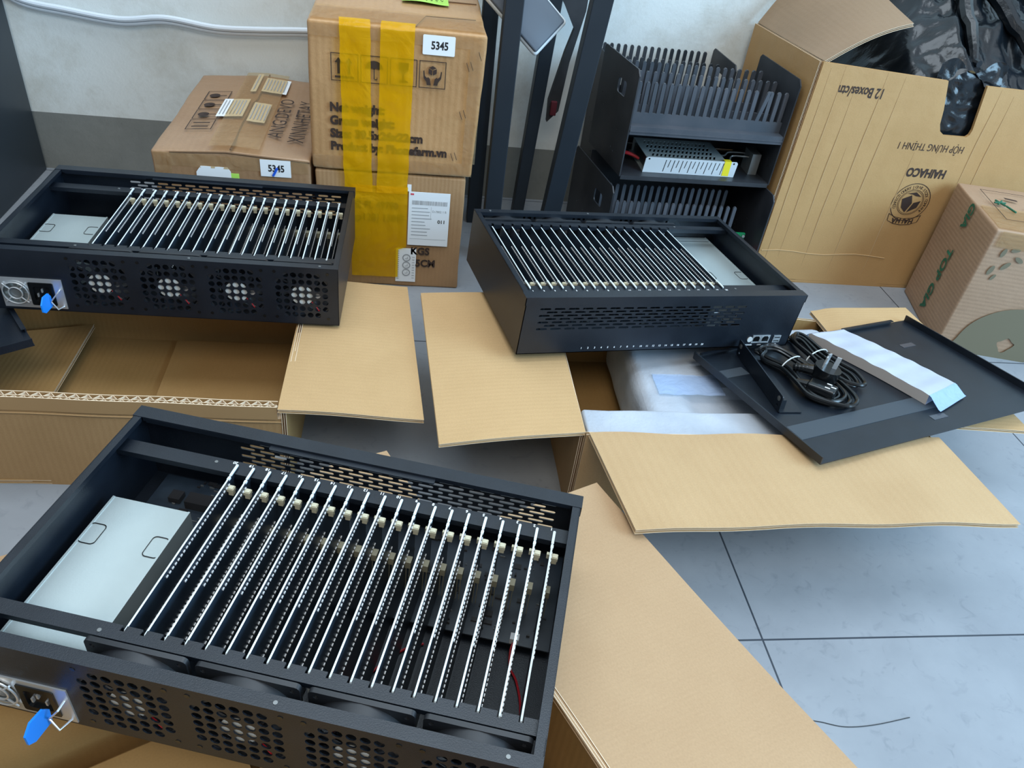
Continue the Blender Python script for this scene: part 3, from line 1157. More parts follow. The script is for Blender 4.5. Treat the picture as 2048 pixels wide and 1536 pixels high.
# carton B (below the case at upper left)
tB = thing('shipping_carton', 'open empty cardboard carton at left, cut corrugated front edge, under the upper-left case', 'cardboard box', None, 'open cartons under the computer cases')
bx0, bx1, by0, by1, ZB = -0.645, -0.141, 0.748, 1.075, 0.142
vwall('wall', (bx1, by0 + 0.0108), (bx0, by0 + 0.0228), 0, 0.1255, 0.1255, tB, MC['card_out'], th=0.0100, seed=11, core=False)
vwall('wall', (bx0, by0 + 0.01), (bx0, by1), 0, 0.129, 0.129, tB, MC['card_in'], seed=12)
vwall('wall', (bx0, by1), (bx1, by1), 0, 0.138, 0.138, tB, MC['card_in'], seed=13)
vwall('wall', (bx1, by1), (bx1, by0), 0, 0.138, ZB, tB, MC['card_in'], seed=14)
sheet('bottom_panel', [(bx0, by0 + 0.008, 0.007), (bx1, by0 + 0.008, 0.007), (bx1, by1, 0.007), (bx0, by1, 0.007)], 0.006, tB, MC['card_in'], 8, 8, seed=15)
sheet('inner_flap', [(bx0 + 0.008, by0 + 0.012, 0.016), (-0.478, by0 + 0.012, 0.026), (-0.470, by1 - 0.012, 0.034), (bx0 + 0.008, by1 - 0.012, 0.016)], 0.006, tB, MC['card_in'], 8, 8,
      lambda u, v: 0.006 * u * u, seed=16)
sheet('inner_flap', [(-0.345, by0 + 0.012, 0.015), (bx1 - 0.008, by0 + 0.012, 0.015), (bx1 - 0.008, by1 - 0.012, 0.015), (-0.350, by1 - 0.012, 0.015)], 0.006, tB, MC['card_in'], 8, 8, seed=17)
sheet('flap', [(bx1 - 0.003, by0 - 0.002, 0.1432), (0.034, by0 - 0.010, 0.1395), (0.011, by1 - 0.004, 0.1310), (bx1 - 0.003, by1, 0.1330)], 0.0055, tB, MC['card'], 14, 14,
      lambda u, v: 0.0012 * math.sin(u * 5), 0.0012, 18)
sheet('flap', [(bx0 - 0.115, by0 + 0.01, 0.122), (bx0 + 0.002, by0 + 0.01, 0.130), (bx0 + 0.002, by1, 0.130), (bx0 - 0.115, by1, 0.122)], 0.0055, tB, MC['card'], 10, 10, seed=19)
# the cut front edge: liners with two zigzag flute layers
mb = MB()
y_in, y_mid, y_out = by0 + 0.0108, by0 + 0.0034, by0 - 0.0006
zt = 0.1450


def skew(x):
    return 0.012 * (bx1 - x) / (bx1 - bx0) + 0.0006 * math.sin(x * 40)


nseg = 90
for yy, t in ((y_in, 0.0010), (y_mid, 0.0008), (y_out, 0.0010)):
    vs = []
    for k in range(nseg + 1):
        x = bx0 + (bx1 - 0.004 - bx0) * k / nseg
        s = skew(x)
        vs += [(x, yy + s - t / 2, 0.1250), (x, yy + s + t / 2, 0.1250), (x, yy + s - t / 2, zt), (x, yy + s + t / 2, zt)]
    fs = []
    for k in range(nseg):
        a = 4 * k
        fs += [(a + 2, a + 6, a + 7, a + 3)]
    mb.add(vs, fs)
    mb.add(vs, [q for k in range(nseg) for q in ((4 * k, 4 * k + 4, 4 * k + 6, 4 * k + 2), (4 * k + 1, 4 * k + 3, 4 * k + 7, 4 * k + 5))], 1)
for ya, yb, pitch in ((y_mid, y_in, 0.0140), (y_out, y_mid, 0.0100)):
    nz_ = int((bx1 - bx0 - 0.004) / (pitch / 2))
    vs = []
    for k in range(nz_ + 1):
        x = bx0 + k * pitch / 2
        y = (ya if k % 2 else yb) + skew(x)
        vs += [(x - 0.00045, y, 0.1250), (x + 0.00045, y, 0.1250), (x - 0.00045, y, zt - 0.0006), (x + 0.00045, y, zt - 0.0006)]
    fs = []
    for k in range(nz_):
        a = 4 * k
        fs += [(a, a + 4, a + 6, a + 2), (a + 1, a + 3, a + 7, a + 5), (a + 2, a + 6, a + 7, a + 3)]
    mb.add(vs, fs)
mb.build('cut_edge', [MC['flute'], MC['card_out']], tB)
mb = MB()
mb.tube([(x, by0 - 0.0015 + skew(x), 0.1215) for x in [bx0 + (bx1 - bx0) * k / 30 for k in range(31)]], 0.0011, 6)
mb.build('score_line', MC['card_out'], tB)

# carton C (below the case on the right)
tC = thing('shipping_carton', 'open cardboard carton holding white foam, under the right-hand computer case', 'cardboard box', None, 'open cartons under the computer cases')
cx0, cx1, cy0, cy1 = 0.238, 0.722, 0.722, 1.055
vwall('wall', (cx1, cy0), (cx0, cy0), 0, 0.135, 0.1385, tC, MC['card_out'], seed=21)
vwall('wall', (cx0, cy0), (cx0, cy1), 0, 0.1385, 0.1385, tC, MC['card_out'], seed=22)
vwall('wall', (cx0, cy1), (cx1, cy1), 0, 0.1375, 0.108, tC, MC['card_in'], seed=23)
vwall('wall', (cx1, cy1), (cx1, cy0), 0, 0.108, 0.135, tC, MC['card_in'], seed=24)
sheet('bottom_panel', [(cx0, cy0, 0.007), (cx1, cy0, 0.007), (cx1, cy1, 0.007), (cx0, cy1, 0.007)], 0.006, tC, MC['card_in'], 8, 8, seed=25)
sheet('flap', [(0.051, 0.684, 0.1475), (cx0 - 0.001, cy0 - 0.004, 0.1425), (cx0 - 0.003, cy1, 0.1415), (0.031, 1.024, 0.1480)], 0.0055, tC, MC['card'], 14, 14,
      lambda u, v: 0.0015 * math.sin(u * 4), 0.0012, 26)
sheet('flap', [(0.263, 0.551, 0.1465), (0.757, 0.572, 0.136), (0.735, cy0 + 0.004, 0.1395), (cx0 + 0.003, cy0 - 0.006, 0.1425)], 0.0065, tC, MC['card_x'], 22, 12,
      lambda u, v: 0.005 * math.sin(u * math.pi) * (1 - v) + 0.0015 * math.sin(u * 18), 0.0015, 27)
sheet('flap', [(cx1 - 0.015, cy0 + 0.045, 0.130), (0.915, 0.765, 0.119), (0.895, 1.098, 0.119), (cx1 - 0.012, 1.085, 0.118)], 0.0055, tC, MC['card'], 14, 14,
      lambda u, v: -0.007 * math.exp(-(u / 0.12) ** 2) + 0.002 * math.sin(v * 3), 0.0012, 28)

# foam lining in carton C
tF = thing('foam_insert', 'white packing foam lining inside the carton under the right-hand case', 'packing foam')


def fdisp(p, n):
    return n * (0.0025 * nz(p, 22, 3.0))


mb = MB()
rbox(mb, 0.246, 0.712, 0.732, 0.785, 0.016, 0.124, 0.004, 14, fdisp)
mb.build('foam_bar', MC['foam'], tF)
mb = MB()
rbox(mb, 0.345, 0.710, 0.789, 1.040, 0.016, 0.108, 0.018, 16, lambda p, n: n * (0.004 * nz(p, 18, 5.0)) + Vector((0, 0, -0.012 if (p.y < -0.06 and p.z > 0.02 and p.x > -0.12) else 0)))
mb.build('foam_block', MC['foam'], tF)
mb = MB()
mb.grid(lambda u, v: (0.372 + 0.10 * u, 0.838 + 0.048 * v, 0.1115 + 0.0022 * nz((u * 5, v * 5, 0), 1.2)), 14, 10)
mb.build('blue_film', MC['film'], tF)


# ------------------------------------------------------------------ metal cover plates
def cover_plate(M, label, full=True):
    root = thing('cover_plate', label, 'metal cover', M, 'black sheet metal case covers')
    mb = MB()
    w, d = 0.449, 0.270
    mb.box(0, w, -d, 0, -0.0012, 0)
    mb.build('panel', MC['black'], root)
    mb = MB()
    mb.box(-0.0008, 0.0012, -d, -0.001, -0.0008, 0.0105)
    mb.build('side_lip', MC['black'], root)
    mb = MB()
    mb.box(w - 0.0012, w + 0.0008, -d + 0.004, -0.001, -0.0008, 0.0105)
    mb.build('side_lip', MC['black'], root)
    mb = MB()
    mb.box(0.012, 0.215, -0.0016, 0.0, -0.0010, 0.0060)
    mb.box(0.012, 0.215, -0.0060, -0.0016, 0.0048, 0.0060)
    mb.build('edge_flange', MC['black'], root)
    mb = MB()
    mb.box(0.300, 0.415, -0.0016, 0.0, -0.0010, 0.0060)
    mb.box(0.300, 0.415, -0.0060, -0.0016, 0.0048, 0.0060)
    mb.build('edge_flange', MC['black'], root)
    return root


Rc = ((0.949093, -0.314515, -0.017397), (0.314749, 0.944714, 0.091915), (-0.012474, -0.092716, 0.995615))
MCV = frame_mat((0.4388, 0.9092, 0.1275), (Rc[0][0], Rc[1][0], Rc[2][0]), (Rc[0][1], Rc[1][1], Rc[2][1]), (Rc[0][2], Rc[1][2], Rc[2][2]))
cv = cover_plate(MCV, 'black metal cover plate lying across the foam carton, carrying the coiled cord and white packet')
mb = MB()
mb.box(0.004, 0.285, -0.222, -0.192, 0.0, 0.0006)
mb.box(0.003, 0.055, -0.066, -0.046, 0.0, 0.0006)
mb.build('fibre_tape', MC['tape_grey'], cv)
for q in ((0.365, -0.075), (0.235, -0.245)):
    mb = MB()
    mb.box(q[0], q[0] + 0.028, q[1], q[1] + 0.010, 0, 0.0005)
    mb.build('clear_tape_piece', simple('faint_tape', (0.05, 0.055, 0.07), 0.2), cv)

cv2 = cover_plate(frame_mat((-0.7230, 1.2450, 0.1330), (0.570, -0.8216, 0.0), (0.8216, 0.570, 0.0), (0, 0, 1)),
                  'black metal cover plate under the upper-left case, cut by the left picture edge')

# mounting bracket on the cover
br = thing('mounting_bracket', 'black angled mounting bracket with screw holes lying on the right metal cover', 'bracket', MCV @ frame_mat((0.0725, -0.0115, 0.0008), (-0.30, -0.954, 0), (0.954, -0.30, 0), (0, 0, 1)))
mb = MB()
mb.plate(rrect(0, 0.158, 0, 0.026, 0.003), [circle(0.009, 0.018, 0.0038, 14), circle(0.009, 0.007, 0.0022, 10), circle(0.149, 0.018, 0.0038, 14), circle(0.149, 0.007, 0.0022, 10)],
         lambda u, v, w: (u, w, v), 0.0016)
fixn(mb.build('upright_plate', MC['black'], br))
mb = MB()
mb.box(0.020, 0.158, 0.0016, 0.034, 0, 0.0014)
mb.box(0.100, 0.150, 0.0016, 0.012, 0.0014, 0.0150)
mb.build('foot_plate', MC['black'], br)
for a in (0.009, 0.149):
    mb = MB()
    mb.cyl((a, -0.0004, 0.018), (0, 1, 0), 0.0036, 0.0022, 14)
    mb.build('screw', MC['grey_comp'], br)


# ------------------------------------------------------------------ power cord on the cover
def spline(P, n=8, closed=False):
    P = [Vector(p) for p in P]
    m = len(P)
    out = []
    rng = range(m) if closed else range(m - 1)
    for k in rng:
        if closed:
            p0, p1, p2, p3 = P[(k - 1) % m], P[k], P[(k + 1) % m], P[(k + 2) % m]
        else:
            p0, p1, p2, p3 = P[max(k - 1, 0)], P[k], P[k + 1], P[min(k + 2, m - 1)]
        for s in range(n):
            u = s / n
            out.append(0.5 * ((2 * p1) + (-p0 + p2) * u + (2 * p0 - 5 * p1 + 4 * p2 - p3) * u * u + (-p0 + 3 * p1 - 3 * p2 + p3) * u ** 3))
    if not closed:
        out.append(P[-1])
    return out


cord = thing('mains_cable', 'coiled black power cord with round three-prong plug on the right metal cover', 'power cord', MCV)
mb = MB()
rr = random.Random(11)
for k in range(4):       # elongated coil running from upper left to the plug
    o = 0.0055 * (k - 1.5)
    z = 0.0050 + 0.0032 * (k % 2)
    loop = [(0.1020 + o * 0.6, -0.0300 - o * 0.6, z + 0.004), (0.1140 + o * 0.3, -0.0255 + o * 0.3, z + 0.007), (0.1330 + o * 0.2, -0.0350 + o * 0.4, z + 0.006), (0.1450 + o * 0.5, -0.0800, z + 0.003),
            (0.1540 + o, -0.1280, z + 0.002), (0.1450 + o, -0.1680 - o, z), (0.1170 + o, -0.1760 - o * 1.4, z), (0.0930 - o * 0.4, -0.1530, z + 0.002),
            (0.0980 - o * 0.6, -0.1180, z + 0.004), (0.1080 - o, -0.0800, z + 0.003), (0.0990 - o, -0.0480, z + 0.002)]
    mb.tube(spline(loop, 6, True), 0.0031, 8, closed=True)
for k in range(3):       # second coil, from behind the packet round to the right
    o = 0.0060 * (k - 1)
    z = 0.0045 + 0.003 * k
    loop = [(0.1950 + o, 0.0010, z), (0.2060 + o * 0.5, -0.0120, z), (0.1970 + o, -0.0550, z), (0.1960 + o, -0.0900, z), (0.1980 + o * 1.3, -0.1230, z), (0.1850 + o, -0.1480 - o, z),
            (0.1660 + o * 0.3, -0.1420, z + 0.002), (0.1620 - o * 0.3, -0.1050, z + 0.004), (0.1700 - o * 0.4, -0.0650, z + 0.004), (0.1810 - o * 0.4, -0.0200, z + 0.001)]
    mb.tube(spline(loop, 6, True), 0.0031, 8, closed=True)
mb.build('cable', MC['black_plastic'], cord)
mb = MB()
for a, b_ in (((0.1030, -0.0760), (0.1520, -0.0640)), ((0.1590, -0.0690), (0.2100, -0.0600))):
    ca = (Vector((a[0], a[1], 0.008)) + Vector((b_[0], b_[1], 0.008))) / 2
    dr = Vector((b_[0] - a[0], b_[1] - a[1], 0)) / 2
    mb.tube([ca + dr * math.cos(t * math.pi / 9) + Vector((0, 0, 0.0115 * math.sin(t * math.pi / 9) - 0.001)) for t in range(0, 10)], 0.0010, 6)
mb.build('twist_tie', MC['grey_label'], cord)
# plug: tapered boot, drum-shaped body, three flat prongs upward
mb = MB()
mb.cyl((0.1370, -0.1250, 0.016), (0.10, -0.10, 1), 0.0190, 0.0170, 28)
mb.tube(spline([(0.1120, -0.0900, 0.016), (0.1170, -0.0980, 0.019), (0.1250, -0.1100, 0.021), (0.1330, -0.1210, 0.022)], 4), [0.0045 + 0.0055 * k / 12 for k in range(13)], 10)
for k in range(4):
    c = Vector((0.1130 + 0.003 * k, -0.0930 - 0.0040 * k, 0.0175 + 0.001 * k))
    mb.cyl(c, (0.6, -0.75, 0.2), 0.0065 + 0.0004 * k, 0.0016, 12)
plug = mb.build('plug', MC['black_plastic'], cord)
for (dx, dy, ax) in ((-0.009, 0.003, 0.6), (0.007, -0.004, -0.6), (0.002, 0.009, 0.0)):
    mb = MB()
    ax_z = Vector((0.10, -0.10, 1)).normalized()
    xx = Vector((math.cos(ax), math.sin(ax), 0))
    xx = (xx - ax_z * xx.dot(ax_z)).normalized()
    yy = ax_z.cross(xx)
    mb.M = frame_mat((0.1387 + dx, -0.1267 + dy, 0.0335), xx, yy, ax_z)
    mb.box(-0.0032, 0.0032, -0.0009, 0.0009, -0.002, 0.0170)
    mb.build('prong', MC['steel_bright'], plug)
mb = MB()
mb.M = frame_mat((0.1020, -0.1310, 0.0120), (0.50, -0.86, 0.0), (0.86, 0.50, 0.0), (0, 0, 1))
rbox(mb, 0.0, 0.040, -0.0125, 0.0125, -0.0080, 0.0100, 0.004, 3)
mb.tube([(-0.016, 0, 0), (0.001, 0, 0)], [0.0045, 0.0085], 10)
conn = mb.build('appliance_connector', MC['black_plastic'], cord)
mb = MB()
mb.M = frame_mat((0.1020, -0.1310, 0.0120), (0.50, -0.86, 0.0), (0.86, 0.50, 0.0), (0, 0, 1))
for dx, dy in ((0.024, -0.006), (0.031, 0.0005), (0.024, 0.006)):
    mb.box(dx, dx + 0.0070, dy - 0.0010, dy + 0.0010, 0.0098, 0.0106)
mb.build('contact_slots', MC['label'], conn)

# ------------------------------------------------------------------ white packet on the cover
pk = thing('wrapped_packet', 'long white packet in clear film with bluish ends on the right metal cover', 'packet', MCV)
pa, pb_, pc, pd = V(0.2120, 0.0000, 0), V(0.2840, 0.0000, 0), V(0.3330, -0.2170, 0), V(0.2560, -0.2360, 0)


def pkt(u, v, z):
    p = pa * (1 - u) * (1 - v) + pb_ * u * (1 - v) + pc * u * v + pd * (1 - u) * v
    bow = Vector((0.006 * math.sin(v * 3.1), 0, 0))
    return p + bow + Vector((0, 0, z))


def ptop(u, v):
    e = min(1.0, v / 0.06, (1 - v) / 0.09)
    h = 0.016 * max(0.12, e) * (1 - 0.25 * u)
    h += 0.0004 * math.sin(v * 46) + 0.0010 * nz((u * 2, v * 9, 0), 1.0)
    return pkt(u, v, 0.001 + max(0.001, h))


mb = MB()
mb.grid(lambda u, v: ptop(u, 0.05 + 0.85 * v), 10, 60, 0)
mb.grid(lambda u, v: pkt(u, 0.05 + 0.85 * v, 0.0009), 10, 60, 0, flip=True)
mb.grid(lambda u, v: pkt(0, 0.05 + 0.85 * v, 0.0009) * (1 - u) + ptop(0, 0.05 + 0.85 * v) * u, 2, 60, 1)
mb.grid(lambda u, v: pkt(1, 0.05 + 0.85 * v, 0.0009) * (1 - u) + ptop(1, 0.05 + 0.85 * v) * u, 2, 60, 1, flip=True)
mb.build('paper_strip', [MC['paper'], MC['paper_side']], pk, 60)
for a_, b_ in ((0.90, 0.10), (0.0, 0.05)):
    mb = MB()
    mb.grid(lambda u, v: ptop(u, a_ + b_ * v) + V(0, 0, 0.0004), 10, 6)
    mb.build('film_end', MC['film_end'], pk)

# ------------------------------------------------------------------ stacked closed cartons
SY = 1.288


def carton_disp(seed, amp=0.003, bulge=0.003, top=True):
    def f(p, n):
        return n * (amp * nz(p, 7, seed) + amp * 0.5 * nz(p, 22, seed))
    return f


FM = lambda x, z, y=SY - 0.0012: frame_mat((x, y, z), (1, 0, 0), (0, 0, 1), (0, -1, 0))     # text on a face looking toward -y


def poly(mb, pts, y=None, mi=0, M=None):
    mb.add([(p[0], 0, p[1]) for p in pts] if M is None else [tuple(M @ Vector((p[0], p[1], 0))) for p in pts], [tuple(range(len(pts)))], mi)


# lower carton
t1 = thing('closed_carton', 'lower carton of the taped stack, with shipping labels and printed weight text', 'cardboard box', None, 'sealed cartons by the wall')
mb = MB()
rbox(mb, -0.150, 0.108, SY + 0.002, SY + 0.392, 0.0, 0.222, 0.004, 10, carton_disp(2.0, 0.0022))
mb.build('carton_body', MC['carton_low'], t1)
text('成 PL 49790', 0.0195, FM(-0.088, 0.158), MC['brown_ink'], t1, width=0.080, bold=0.0004)
text('ep128] 158件', 0.0195, FM(-0.088, 0.134), MC['brown_ink'], t1, width=0.092, bold=0.0004)
text('KGS', 0.020, FM(0.0165, 0.071), MC['brown_ink'], t1, width=0.034, bold=0.0008)
text('5CM', 0.020, FM(0.026, 0.046), MC['brown_ink'], t1, width=0.036, bold=0.0008)


def shipping_label(parent, x0, x1, z0, z1, y):
    mb = MB()
    mb.box(x0, x1, y - 0.0006, y, z0, z1)
    mb.box(x0 - 0.003, x0 + 0.004, y - 0.0005, y, z1, z1 + 0.013)
    lb = mb.build('shipping_label', MC['label'], parent)
    mb = MB()
    yy = y - 0.0009
    w, h = x1 - x0, z1 - z0
    rr = random.Random(5)
    x = x0 + 0.007 * w / 0.08
    while x < x1 - 0.006:
        b_ = rr.choice((0.0005, 0.0008, 0.0012))
        mb.box(x, x + b_, yy, yy + 0.0002, z1 - 0.024, z1 - 0.016)
        x += b_ + rr.choice((0.0006, 0.001))
    for k in range(9):
        z = z1 - 0.031 - k * 0.0066
        if z > z0 + 0.008:
            mb.box(x0 + 0.006, x0 + 0.006 + w * rr.uniform(0.3, 0.5), yy, yy + 0.0002, z, z + 0.0012)
    mb.box(x0 + 0.004, x1 - 0.004, yy, yy + 0.0002, z0 + 0.013, z0 + 0.0134)
    mb.box(x0 + w * 0.55, x0 + w * 0.553, yy, yy + 0.0002, z1 - 0.050, z1 - 0.027)
    mb.build('printed_lines', MC['grey_ink'], lb)
    text('011', 0.0095, FM(x0 + w * 0.72, z0 + h * 0.44, y - 0.0010), MC['ink'], lb, bold=0.0002)
    text('D-7802 1 B', 0.006, FM(x0 + w * 0.58, z0 + h * 0.64, y - 0.0010), MC['grey_ink'], lb, width=w * 0.34)
    mb = MB()
    mb.box(x0 + 0.003, x0 + 0.009, yy, yy + 0.0002, z1 - 0.006, z1 - 0.003)
    mb.build('red_logo', MC['red_ink'], lb)
    return lb


shipping_label(t1, 0.010, 0.083, 0.090, 0.194, SY - 0.0006)
mb = MB()
mb.box(-0.010, 0.027, SY - 0.0012, SY - 0.0004, 0.012, 0.082)
lb = mb.build('return_label', MC['label'], t1)
mb = MB()
for k in range(3):
    M = FM(0.0095, 0.032 + 0.0155 * k, SY - 0.0016)
    a = circle(0, 0, 0.0075, 20)
    b_ = circle(0, 0, 0.0058, 20)
    mb.plate(a, [b_], lambda u, v, w, M=M: tuple(M @ Vector((u, v, w))), 0.0002)
    mb.tube([M @ Vector((-0.0028, -0.0015, 0)), M @ Vector((0.0025, -0.001, 0)), M @ Vector((0.0015, 0.002, 0))], 0.0006, 4)
for k in range(14):
    mb.box(-0.0085, -0.004, SY - 0.0016, SY - 0.0014, 0.018 + k * 0.0044, 0.0195 + k * 0.0044)
for k in range(9):
    mb.box(0.020 + 0.0, 0.0245, SY - 0.0016, SY - 0.0014, 0.020 + k * 0.0055, 0.0210 + k * 0.0055)
fixn(mb.build('care_symbols', MC['grey_ink'], lb))

# upper carton
t2 = thing('closed_carton', 'upper carton of the taped stack, printed with handling symbols and size text', 'cardboard box', None, 'sealed cartons by the wall')
mb = MB()
UZ0, UZ1 = 0.2255, 0.462
rbox(mb, -0.154, 0.121, SY, SY + 0.395, UZ0, UZ1, 0.006, 12, lambda p, n: n * (0.003 * nz(p, 7, 8.0) + 0.0015 * nz(p, 25, 8.0)) + Vector((p.z * 0.035 if p.x > 0 else 0, 0, 0)))
mb.build('carton_body', MC['carton'], t2)
YF = SY - 0.0030
for s, z in (('Net weight:', 0.326), ('Gross weight:', 0.3045), ('Size: 39.5x26x22cm', 0.283), ('Product by: Phonefarm.vn', 0.2615)):
    wd = {'N': 0.088, 'G': 0.105, 'S': 0.152, 'P': 0.193}[s[0]]
    text(s, 0.0195, FM(-0.122, z, YF), MC['brown_ink'], t2, width=wd, bold=0.0010)


def ring(mb, x0, x1, z0, z1, t, y):
    mb.plate([(x0, z0), (x1, z0), (x1, z1), (x0, z1)], [[(x0 + t, z0 + t), (x1 - t, z0 + t), (x1 - t, z1 - t), (x0 + t, z1 - t)]], lambda u, v, w: (u, y - w, v), 0.0003)


def pictograms(parent, y, x0=-0.1185, z0=0.3745, s=0.0425, gap=0.0035, mat=None):
    mb = MB()
    pl = lambda pts, holes=(): mb.plate(pts, list(holes), lambda u, v, w: (u, y - w, v), 0.0003)
    for k in range(4):
        a = x0 + k * (s + gap)
        ring(mb, a, a + s, z0, z0 + s, 0.0012, y)
    a = x0                 # two up arrows over a bar
    for dx in (0.010, 0.026):
        pl([(a + dx, z0 + 0.011), (a + dx + 0.004, z0 + 0.011), (a + dx + 0.004, z0 + 0.028), (a + dx + 0.008, z0 + 0.028), (a + dx + 0.002, z0 + 0.036), (a + dx - 0.004, z0 + 0.028), (a + dx, z0 + 0.028)])
    pl([(a + 0.006, z0 + 0.005), (a + s - 0.006, z0 + 0.005), (a + s - 0.006, z0 + 0.008), (a + 0.006, z0 + 0.008)])
    a = x0 + (s + gap)      # umbrella
    dome = [(a + s / 2 + 0.014 * math.cos(t * math.pi / 10), z0 + 0.022 + 0.013 * math.sin(t * math.pi / 10)) for t in range(11)]
    dome += [(a + s / 2 - 0.014 + 0.007 * k / 2, z0 + 0.022 + (0.0018 if k % 2 else 0)) for k in range(1, 8)]
    pl(dome)
    pl([(a + s / 2 - 0.0007, z0 + 0.007), (a + s / 2 + 0.0007, z0 + 0.007), (a + s / 2 + 0.0007, z0 + 0.023), (a + s / 2 - 0.0007, z0 + 0.023)])
    pl([(a + s / 2 + 0.0007, z0 + 0.007), (a + s / 2 + 0.0007, z0 + 0.0055), (a + s / 2 + 0.005, z0 + 0.0055), (a + s / 2 + 0.005, z0 + 0.010), (a + s / 2 + 0.004, z0 + 0.010), (a + s / 2 + 0.004, z0 + 0.007)])
    a = x0 + 2 * (s + gap)  # wine glass
    pl([(a + 0.013, z0 + 0.036), (a + 0.014, z0 + 0.024), (a + 0.0195, z0 + 0.019), (a + 0.0195, z0 + 0.010), (a + 0.014, z0 + 0.007), (a + 0.014, z0 + 0.0055), (a + 0.029, z0 + 0.0055),
        (a + 0.029, z0 + 0.007), (a + 0.0225, z0 + 0.010), (a + 0.0225, z0 + 0.019), (a + 0.0285, z0 + 0.024), (a + 0.0295, z0 + 0.036)])
    a = x0 + 3 * (s + gap)  # two hands under a cube
    c = a + s / 2
    zt = z0 + 0.0275
    pl([(c - 0.0065, zt + 0.0035), (c - 0.0065, zt - 0.0040), (c - 0.0006, zt - 0.0072), (c - 0.0006, zt + 0.0004)])
    pl([(c + 0.0006, zt + 0.0004), (c + 0.0006, zt - 0.0072), (c + 0.0065, zt - 0.0040), (c + 0.0065, zt + 0.0035)])
    pl([(c - 0.0060, zt + 0.0046), (c, zt + 0.0016), (c + 0.0060, zt + 0.0046), (c, zt + 0.0076)])
    for sg in (-1, 1):
        h = [(0.0020, 0.005), (0.0085, 0.005), (0.0095, 0.010), (0.0140, 0.016), (0.0150, 0.0265), (0.0132, 0.0275), (0.0120, 0.0190), (0.0085, 0.0160), (0.0070, 0.0175), (0.0038, 0.0150), (0.0030, 0.0100)]
        pts = [(c + sg * p[0], z0 + p[1]) for p in h]
        pl(pts if sg > 0 else pts[::-1])
    return fixn(mb.build('handling_symbols', mat or MC['brown_ink'], parent))


pictograms(t2, YF)
mb = MB()
mb.plate(rrect(0.0235, 0.0740, 0.4265, 0.4560, 0.002), [], lambda u, v, w: (u, YF - w - 0.0006, v), 0.0005)
lb = fixn(mb.build('number_label', MC['label'], t2))
text('5345', 0.0165, FM(0.0365, 0.4355, YF - 0.0014), MC['ink'], lb, width=0.0265, bold=0.0005)
mb = MB()
for (x, z) in ((0.094, 0.412), (0.100, 0.414), (0.088, 0.334), (0.094, 0.337), (0.078, 0.262), (0.084, 0.264), (0.112, 0.43)):
    mb.tube([(x, YF - 0.0002, z + 0.007), (x + 0.005, YF - 0.0002, z - 0.006)], 0.0007, 4)
mb.build('staple_slits', MC['core'], t2)
mb = MB()
mb.box(-0.150, 0.118, SY + 0.196, SY + 0.1975, UZ1 - 0.001, UZ1 + 0.0026)
mb.tube([(0.028, SY + 0.078, UZ1 + 0.0018), (0.110, SY + 0.082, UZ1 + 0.0018)], 0.0009, 4)
mb.tube([(0.012, SY + 0.008, UZ1 + 0.0018), (0.028, SY + 0.078, UZ1 + 0.0018)], 0.0007, 4)
mb.build('top_seam', MC['core'], t2)


def film_patch(name, parent, x0, x1, z0, z1, y, mat, amp=0.0012, nu=18, nv=22, seed=0.0):
    mb = MB()
    mb.grid(lambda u, v: (x0 + (x1 - x0) * u, y - 0.0008 - amp * abs(nz((u * (x1 - x0) * 60, v * (z1 - z0) * 60, seed), 0.8)), z0 + (z1 - z0) * v), nu, nv)
    return mb.build(name, mat, parent)


film_patch('clear_tape', t2, -0.151, 0.122, 0.440, 0.4605, YF + 0.0006, MC['tape_clear'], 0.0020, 60, 5, 1)
film_patch('clear_tape', t2, -0.151, 0.116, 0.229, 0.252, YF + 0.0006, MC['tape_clear'], 0.0020, 60, 5, 2)
film_patch('clear_tape', t2, 0.098, 0.120, 0.252, 0.440, YF + 0.0006, MC['tape_clear'], 0.0018, 10, 40, 3)
mb = MB()
mb.grid(lambda u, v: (-0.150 + 0.270 * u, SY + 0.004 + 0.085 * v, UZ1 + 0.0026 + 0.0012 * nz((u * 14, v * 5, 0), 1)), 40, 10)
mb.build('clear_tape', MC['tape_clear'], t2)

# lime note on top
mb = MB()
mb.grid(lambda u, v: (-0.012 + 0.080 * u, SY + 0.158 + 0.075 * v, UZ1 + 0.0048 + 0.0016 * math.sin(u * 5)), 10, 6)
nt_ = tag(mb.build('paper_note', MC['lime']), 'bright green paper note with handwriting on top of the taped carton stack', 'note')
mb = MB()
for k in range(7):
    x = 0.000 + 0.009 * k
    mb.tube([(x, SY + 0.180, UZ1 + 0.0066), (x + 0.003, SY + 0.170, UZ1 + 0.0066), (x + 0.0045, SY + 0.178, UZ1 + 0.0066)], 0.0006, 4)
mb.build('handwriting', MC['ink'], nt_)


